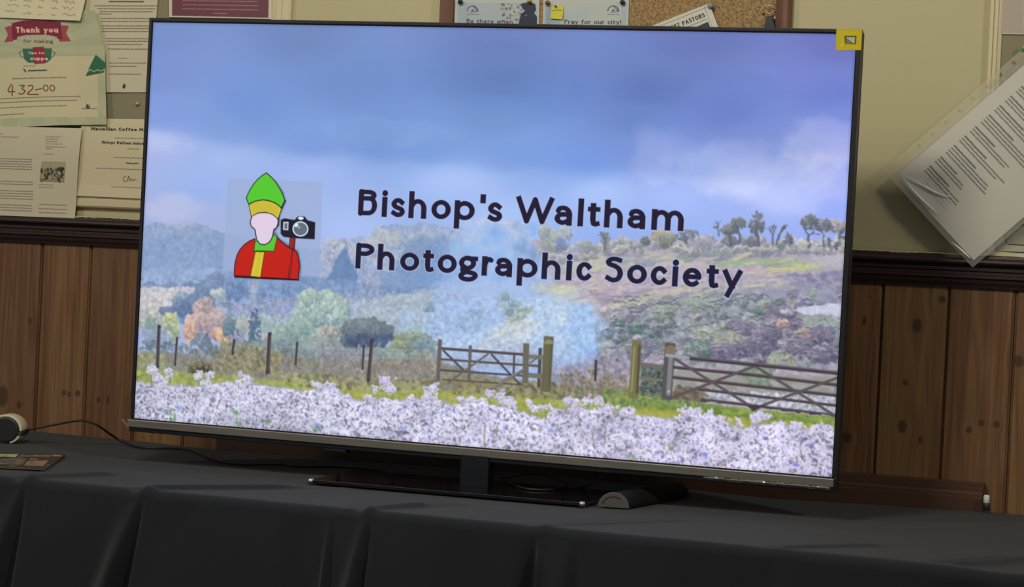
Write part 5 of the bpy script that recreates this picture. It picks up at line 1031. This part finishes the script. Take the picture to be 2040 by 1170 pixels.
for i in range(nt_):                               # top, from the wall to the front edge
    f = i / (nt_ - 1); y = YB + (YF + rr_ - YB) * f
    calm = 1 - .9 * sstep(-.36, -.30, X_) * (1 - sstep(.34, .40, X_)) * float(sstep(-.56, -.50, y) * (1 - sstep(-.22, -.16, y)))      # pressed flat under the foot
    z = .0010 + (W1[i] * .0046 * (.4 + .6 * f) + W2[i] * .0010) * calm
    yy = np.full(nx, y) + (1 - f) ** 6 * (.006 * np.sin(X_ * 9) + .004 * np.sin(X_ * 23 + 1))
    z = z + (1 - f) ** 10 * .003 * np.sin(X_ * 7 + 2)
    for xc, x2, amp, w, yc, y2 in ((-.385, -.12, .008, .012, -.71, -.42), (-.60, -.52, .007, .012, -.72, -.55), (-.008, .05, .006, .010, -.715, -.60), (.62, .74, .0045, .010, -.70, -.56), (.27, .44, .003, .012, -.71, -.45), (-.02, .10, .003, .014, -.70, -.52), (.86, .97, .006, .014, -.69, -.52)):
        tt_ = (y - yc) / (y2 - yc); xm = xc + (x2 - xc) * tt_; on_ = float(sstep(-.08, .05, tt_) * (1 - sstep(.75, 1.05, tt_)))
        q = (X_ - xm) / w; z = z + amp * on_ * calm * (np.exp(-q * q) - .6 * np.exp(-((q + 2.0) ** 2)))
    z = z - .004 * np.exp(-(((X_ - .915) / .05) ** 2)) * sstep(-.56, -.70, y)
    rows.append(np.stack([X_, yy, z], -1))
for i in range(1, 12):                             # rolled edge
    a = i / 12 * math.pi / 2; g = rows[nt_ - 1][:, 2]
    rows.append(np.stack([X_, np.full(nx, YF + rr_ - rr_ * math.sin(a)), g - rr_ * (1 - math.cos(a))], -1))
for i in range(nh + 1):                            # hanging front
    dpt = .52 * (i / nh) ** 1.0; z = rows[nt_ - 1][:, 2] - rr_ - dpt; y = np.full(nx, YF) - .012 * dpt
    for xc, drift, w0, w1, amp in FOLD:
        w = w0 + w1 * dpt * 1.1; xm = xc + drift * dpt / .22 * .8; ramp = 1 - math.exp(-dpt / .05); q = (X_ - xm) / w; q = np.where(q > 0, q * 2.4, q * .7)
        y = y - amp * (.017 + .085 * dpt) * ramp * (np.exp(-q * q) - .6 * np.exp(-((q - 1.9) / .9) ** 2))
    y = y - ((W1[nt_ + 11 + i if nt_ + 11 + i < len(W1) else -1]) * .02 + .006 * np.sin(X_ * 21 + 1.3)) * min(1, dpt * 6)
    y = y + .03 * np.exp(-(((X_ - .87) / .035) ** 2)) * min(1, dpt * 12) 
    rows.append(np.stack([X_, y, z], -1))
A = np.array(rows); H2, W2_ = A.shape[:2]
me = bpy.data.meshes.new('tablecloth'); Pv = A.reshape(-1, 3); me.vertices.add(len(Pv)); me.vertices.foreach_set('co', Pv.astype(np.float32).ravel())
i = (np.arange(H2 - 1)[:, None] * W2_ + np.arange(W2_ - 1)[None]).ravel(); q = np.stack([i, i + W2_, i + W2_ + 1, i + 1], 1).astype(np.int32)
me.loops.add(q.size); me.loops.foreach_set('vertex_index', q.ravel()); me.polygons.add(len(q)); me.polygons.foreach_set('loop_start', np.arange(0, q.size, 4, dtype=np.int32)); me.polygons.foreach_set('use_smooth', np.ones(len(q), bool)); me.update(calc_edges=True)
me.materials.append(CLOTH); cl = bpy.data.objects.new('tablecloth', me); COL.objects.link(cl); tag(cl, 'creased black cloth draped over the table under the television', 'tablecloth')

# ================================================================ TELEVISION
YAW, PIT, ROL, TVD, TVH = 0.0362077, -0.0044918, -0.0066547, 0.3629596, 0.4142978
SW, SH = 1.2096, .6804
Rv = Vector((math.cos(YAW), math.sin(YAW), 0)); Fv = Vector((math.sin(YAW) * math.cos(PIT), -math.cos(YAW) * math.cos(PIT), math.sin(PIT))); Uv = -Fv.cross(Rv)
Uv = Uv if Uv.z > 0 else -Uv
R2 = Rv * math.cos(ROL) + Uv * math.sin(ROL); U2 = -Rv * math.sin(ROL) + Uv * math.cos(ROL)
TC = Vector((0, -TVD, TVH))
def tv(u, v, o=0.0): return TC + R2 * u + U2 * v + Fv * o           # u right, v up, o towards the room
GZ = .0042                                                           # underside of the glass foot
tvo = thing('television', 'large flat television on a glass foot showing a countryside slide', 'television', (-.02, -.28, GZ))
BEZ = mat('bezel_gunmetal', (.016, .014, .018), .4, .2); BLACK = mat('gloss_black', (.008, .008, .010), .18); BACKM = mat('tv_back', (.02, .02, .022), .6)
BAR = mat('brushed_bronze', (.5, .45, .38), .42, .55); N = NT(BAR)
t = N.new('TexNoise', {'Vector': N.new('Mapping', {'Vector': N.new('TexCoord').outputs['Object'], 'Scale': (4, 300, 420)}).outputs[0], 'Scale': 1.0, 'Detail': 2.0}); r = N.new('ValToRGB', [t.outputs['Fac']]); r.color_ramp.elements[0].color = (.15, .138, .118, 1); r.color_ramp.elements[1].color = (.27, .25, .215, 1); N.link(r.outputs[0], N.b.inputs['Base Color'])
PIC = screen_picture(1280, 720)
def ssurf(u, v):
    a = (u - .5) * SW; b = (.5 - v) * SH; return tuple(TC[k] + R2[k] * a + U2[k] * b for k in range(3))
sc = sheet('screen', PIC, ssurf, printed('screen_picture', emit=True), tvo); sc['label'] = 'lit screen with the society title, emblem and landscape'
fr = lambda x, y, z: tv(x, z, -y)
hw, hh = SW / 2, SH / 2
mb = MB()
for (x0, x1, z0, z1) in ((-hw - .0072, -hw - .0016, -hh, hh + .0078), (hw + .0016, hw + .0085, -hh, hh + .0078), (-hw - .0016, hw + .0016, hh + .0016, hh + .0078)): mb.box(x0, x1, -.0025, .012, z0, z1, fr)
mb.build('bezel', BEZ, tvo, bevel=.0012)
mb = MB()
for (x0, x1, z0, z1) in ((-hw - .0018, -hw, -hh, hh + .0018), (hw, hw + .0018, -hh, hh + .0018), (-hw, hw, hh, hh + .0018), (-hw - .0018, hw + .0018, -hh - .002, -hh)): mb.box(x0, x1, -.0006, .006, z0, z1, fr)
mb.build('inner_rim', BLACK, tvo)
MB().box(-hw - .0062, hw + .0075, .010, .032, -hh - .004, hh + .0068, fr).build('back_panel', BACKM, tvo, bevel=.004)
MB().box(-.36, .36, .030, .068, -hh + .01, .06, fr).build('rear_housing', BACKM, tvo, bevel=.012)
MB().box(-hw - .0095, hw + .0045, -.0075, .02, -hh - .0150, -hh - .0020, fr).build('lower_bar', BAR, tvo, bevel=.0012)
MB().box(-hw - .0075, hw + .0075, -.004, .024, -hh - .0225, -hh - .0150, fr).build('bar_underside', BLACK, tvo, bevel=.001)
MB().box(hw + .0045, hw + .0085, -.005, .02, -hh - .0225, -hh, fr).build('end_cap', BLACK, tvo, bevel=.001)
MB().box(-.248, -.206, -.003, .016, -hh - .0285, -hh - .0222, fr).build('sensor', BLACK, tvo, bevel=.0015)
# crumpled protective film left along the right end of the bar
R = random.Random(2); V = []; F = []; n = 46
for i in range(n + 1):
    u = hw - .20 + .2 * i / n; b = .0078 + .0014 * abs(math.sin(i * .5 + math.sin(i))) + .001 * R.random()
    V += [tv(u, -hh - .0135 - .002 * R.random(), b - .001), tv(u, -hh - .0165, b + .0012 * R.random()), tv(u, -hh - .0185 - .0015 * R.random(), b - .002)]
F = [f for i in range(n) for f in ((i*3, i*3+1, i*3+4, i*3+3), (i*3+1, i*3+2, i*3+5, i*3+4))]
FILM = mat('crumpled_film', (.5, .48, .36), .15, spec=.9); FILM.node_tree.nodes['Principled BSDF'].inputs['Alpha'].default_value = .35
raw('protective_film', V, F, FILM, tvo)
V = [tv(-hw - .028, -hh - .004, -.004), tv(-hw - .022, -hh - .003, -.002), tv(-hw - .006, -hh - .020, .002), tv(-hw - .012, -hh - .018, .0)]
raw('film_tab', V, [(0, 1, 2, 3)], FILM, tvo)
# neck and glass foot
FC = (on(612, 957, .009) + on(1165, 1003, .009)) / 2 + Vector((-math.sin(YAW), math.cos(YAW), 0)) * .104
FH = (on(612, 957, .009) - on(1165, 1003, .009)).length / 2
def ft(a, b, z): c, s = math.cos(YAW), math.sin(YAW); return Vector((FC.x + a * c - b * s, FC.y + a * s + b * c, z))     # a along the foot, b to the wall
NX = at(961, 950, -.33).x - FC.x
MB().box(NX - .0245, NX + .0245, -.012, .016, GZ + .004, TVH - hh - .012, ft).build('neck', mat('neck_gloss', (.008, .009, .014), .25), tvo, bevel=.002)
def rrect(hx, hy, r, n=5):
    o = []
    for cx, cy, a0 in ((hx - r, hy - r, 0), (-hx + r, hy - r, 90), (-hx + r, -hy + r, 180), (hx - r, -hy + r, 270)):
        o += [(cx + r * math.cos(math.radians(a0 + 90 * k / n)), cy + r * math.sin(math.radians(a0 + 90 * k / n))) for k in range(n + 1)]
    return o
gl = mat('black_glass', (.006, .006, .007), .07, spec=.75)
foot = MB().prism(rrect(FH, .104, .008), ft, GZ, GZ + .0055).build('glass_foot', gl, tvo, bevel=.0008)
CHROME = mat('chrome', (.8, .78, .74), .12, 1.0)
for sx in (-1, 1):
    c = ft(sx * (FH - .004), -.101, GZ + .0028); e = MB().lathe(c - Vector((0, 0, .0046)), (0, 0, 1), [(.002, 0), (.0048, .0008), (.0048, .0084), (.002, .0092)], 18).build('corner_stud', CHROME, tvo, True); e['label'] = 'chrome corner stud of the glass foot'
for a, b in ((-.2, -.08), (.2, -.08), (-.2, .08), (.2, .08), (.06, -.09)):
    c = ft(a, b, 0); MB().lathe(c + Vector((0, 0, .001)), (0, 0, 1), [(.008, 0), (.009, .001), (.009, GZ - .001)], 16).build('rubber_pad', BLK, tvo, True)
# yellow corner sticker
M5 = [(1667, 58), (1718, 57.5), (1716, 100.5), (1666, 101)]
def s2(px, py):                                                     # measured point -> u, v on the screen plane
    d = CAM_F + CAM_R * ((px - 1020) / FPX) - CAM_U * ((py - 585) / FPX); t = (TC - CAM_P).dot(Fv) / d.dot(Fv); q = CAM_P + d * t - TC; return q.dot(R2), q.dot(U2)
cv = Canvas(120, 104, (202, 184, 34)); cv.M = homog(M5, [(0, 0), (120, 0), (120, 104), (0, 104)])
cv.poly([(1667, 58), (1718, 57.5), (1718, 62), (1667, 63)], (196, 170, 44), .6); cv.poly([(1683, 72), (1707, 72), (1706, 89), (1684, 88)], (96, 88, 22)); cv.poly([(1687, 75), (1704, 75), (1703, 87), (1686, 87)], (186, 184, 168)); cv.poly([(1687, 77), (1700, 87), (1686, 87)], (124, 122, 112)); cv.line([(1687, 77), (1700, 87)], 2.6, (84, 84, 80)); cv.line([(1676, 92), (1682, 86)], 5, (220, 208, 120)); cv.line([(1683, 90), (1687, 84)], 2.4, (130, 116, 34))
c4 = [tv(*s2(*p), .0034) for p in M5]
o = sheet('corner_sticker', cv, quad(*c4), printed('sticker_gloss', .3), tvo); o['label'] = 'yellow square sticker on the top right corner'
MB().hexa([tv(*s2(*p), .0006) for p in M5[::-1]] + [tv(*s2(*p), .0033) for p in M5[::-1]]).build('sticker_pad', mat('yellow_foam', (.5, .42, .03), .5), tvo)

# ================================================================ SMALL THINGS ON THE TABLE
# black and cream round device at the left end
dv = thing('power_adaptor', 'small black round device with cream shell and trailing cable, left end of the table', 'device', on(14, 888))
D0 = on(8, 886); ax = Vector((-.25, .96, 0)).normalized(); sd = Vector((.96, .25, 0)).normalized(); up = Vector((0, 0, 1)); S = 1 / 1215
cx0, cz0 = D0 + sd * 0, .0245
ctr = D0 + up * .0275
IVORY = mat('ivory_plastic', (.66, .60, .42), .35); DG = mat('dark_grey_plastic', (.05, .052, .055), .35)
def pol(r, a, k=1.0, e=1.12): return ctr + sd * (r * e * math.cos(math.radians(a))) + up * (r * k * math.sin(math.radians(a)))
def drum(r0, r1, a0, a1, d0, d1, n=24):
    V = []; F = []
    for i in range(n + 1):
        a = a0 + (a1 - a0) * i / n
        V += [pol(r0, a) + ax * d0, pol(r1, a) + ax * d0, pol(r1, a) + ax * d1, pol(r0, a) + ax * d1]
    for i in range(n): F += [(i*4+j, i*4+(j+1)%4, i*4+4+(j+1)%4, i*4+4+j) for j in range(4)]
    F += [(0, 1, 2, 3), (n*4+3, n*4+2, n*4+1, n*4)]; return V, F
mb = MB(); ring = [pol(.0225, a) for a in range(0, 360, 12)]; n = len(ring)
mb.add(ring + [p + ax * .045 for p in ring], [tuple(range(n)), tuple(range(2*n-1, n-1, -1))] + [(i, i+n, (i+1)%n+n, (i+1)%n) for i in range(n)]).build('housing', BLK, dv, bevel=.002)
MB().add(*drum(.0228, .0272, -4, 160, .004, .040)).build('cream_shell', IVORY, dv, True, bevel=.001)
MB().add(*drum(.0228, .0285, -22, -5, .002, .040)).build('clip', DG, dv, bevel=.001)
MB().add(*drum(.0228, .0272, -72, -23, .004, .040)).build('lower_shell', IVORY, dv, True, bevel=.001)
# thin cable from the device to the television
CAB = mat('cable_rubber', (.016, .013, .013), .5)
T_ = lambda x, y, z=.0056: on(x, y, z)
pts = [at(48, 858, -.235), at(75, 853, -.23), at(115, 845, -.21), at(150, 839, -.19), at(172, 839, -.18), at(195, 848, -.17), at(218, 864, -.15), at(240, 878, -.13), T_(268, 889), T_(300, 893), T_(345, 894), T_(375, 896), T_(398, 905), T_(425, 916), T_(455, 923), T_(490, 926), T_(530, 925.5), T_(565, 926), T_(600, 930), T_(660, 930), T_(720, 934), at(800, 944, -.14), at(880, 948, -.16)]
MBc = MB().tube(pts, .0022, 10); cab = MBc.build('cable', CAB, None, True, at_=pts[0]); tag(cab, 'thin dark cable looping from the left device along the cloth to the television', 'cable')
z1 = GZ + .0078
pts = [at(992, 953, -.20), T_(1020, 950, z1 + .004), T_(1050, 945, z1 + .006), T_(1085, 946, z1 + .004), T_(1110, 955, z1), T_(1135, 964, z1), T_(1160, 970, z1), at(1176, 966, -.30), at(1195, 955, -.30), at(1218, 944, -.31)]
tag(MB().tube(pts, .0019, 10).build('power_lead', CAB, None, True, at_=pts[0]), 'black lead arching over the glass foot up to the television underside', 'cable')
pts = [T_(1000, 956, z1), T_(1022, 966, z1), T_(1048, 974, z1), T_(1078, 976, z1), T_(1104, 975, z1), T_(1130, 968, z1)]
tag(MB().tube(pts, .0017, 10).build('coiled_lead', CAB, None, True, at_=pts[0]), 'black lead lying in a slack curve on the glass foot, nearer the front', 'cable')
# printed leaflet at the left end
Lf = [on(-60, 906), on(131, 911), on(88, 941), on(-60, 934)]
cv = Canvas(300, 200, (40, 36, 34)); R = random.Random(21); cv.M = homog([(-60, 906), (131, 911), (88, 941), (-60, 934)], [(0, 0), (300, 0), (300, 200), (0, 200)])
for p_, c in [([(-50, 910), (29, 911), (24, 918), (-50, 917)], (190, 196, 150)), ([(36, 912), (100, 913), (92, 918), (32, 917)], (110, 98, 90)), ([(102, 912), (122, 913), (116, 916), (98, 916)], (150, 140, 120)), ([(48, 926), (92, 925), (82, 936), (42, 934)], (150, 122, 96)), ([(0, 921), (46, 921), (40, 932), (-40, 932)], (92, 86, 80)), ([(52, 921), (70, 921), (66, 924), (50, 924)], (130, 110, 96))]: cv.poly(p_, c)
cv.M = None
for k in range(170): x = R.uniform(60, 290); y = R.uniform(20, 190); cv.line([(x, y), (x + R.uniform(4, 22), y)], R.uniform(1.5, 3.5), R.choice([(170, 150, 128), (70, 60, 56), (30, 28, 28), (120, 104, 92), (190, 180, 160)]), .8)
lf = thing('leaflet', 'dark printed leaflet with small pictures lying flat, left end of the table', 'leaflet', Lf[3])
def lsurf(u, v, dz=.0047):
    A = [np.array(p, float) for p in Lf]; u_, v_ = u[..., None], v[..., None]; P = (A[0]*(1-u_)+A[1]*u_)*(1-v_)+(A[3]*(1-u_)+A[2]*u_)*v_; return P[..., 0], P[..., 1], P[..., 2] + dz
sheet('cover', cv, lsurf, GLOSSP, lf); MB().hexa([p + Vector((0, 0, .003)) for p in (Lf[3], Lf[2], Lf[1], Lf[0])] + [p + Vector((0, 0, .0045)) for p in (Lf[3], Lf[2], Lf[1], Lf[0])]).build('pages', mat('page_edges', (.10, .085, .07), .7), lf)
# half-round black tube with a grey end
hr = thing('half_round_case', 'black half round tube with a grey end cap, right of the television foot', 'case', on(1221, 1011))
HA, HB = on(1190, 1010, .003), on(1252, 1014, .003); ac = (HB - HA).normalized(); rad = (HB - HA).length / 2; mid_ = (HA + HB) / 2; bd = (on(1345, 990, .003) - HB).normalized(); bd = Vector((.12, .99, 0)).normalized()
def half(r, d0, d1, n=20, k=.98, flat=0.0): 
    p = [(r * math.cos(math.pi * i / n), r * k * math.sin(math.pi * i / n)) for i in range(n + 1)]
    return MB().prism(p, lambda a, b, d: mid_ + ac * a + Vector((0, 0, b)) + bd * d, d0, d1)
half(rad * .985, .004, .24).build('tube', mat('matt_black_plastic', (.008, .008, .010), .7, spec=.2), hr, bevel=.001)
half(rad, 0, .004).build('end_cap', mat('grey_cap', (.085, .083, .072), .5), hr, bevel=.0008)
MB().tube([mid_ + ac * (rad * .72 * math.cos(a)) + Vector((0, 0, rad * .72 * math.sin(a))) - bd * .0003 for a in [.9 + 1.9 * i / 12 for i in range(13)]], .0007, 8, sm=0).build('cap_groove', BLK, hr, True)
# white plug tip by the end of the ledge
wp = thing('plug_tip', 'small white plug with a black end, by the right end of the wooden ledge', 'plug', at(1965, 1008, -.045))
c = at(1965, 1003, -.045); MB().lathe(c, (0, 0, 1), [(.0042, 0), (.005, .001), (.005, .012), (.0035, .0135)], 16).build('white_sleeve', mat('white_plastic', (.75, .74, .68), .4), wp, True)
MB().lathe(at(1965, 1012, -.045) - Vector((0, 0, .004)), (0, 0, 1), [(.005, 0), (.0058, .001), (.0058, .0105), (.005, .0115)], 16).build('black_end', BLK, wp, True)
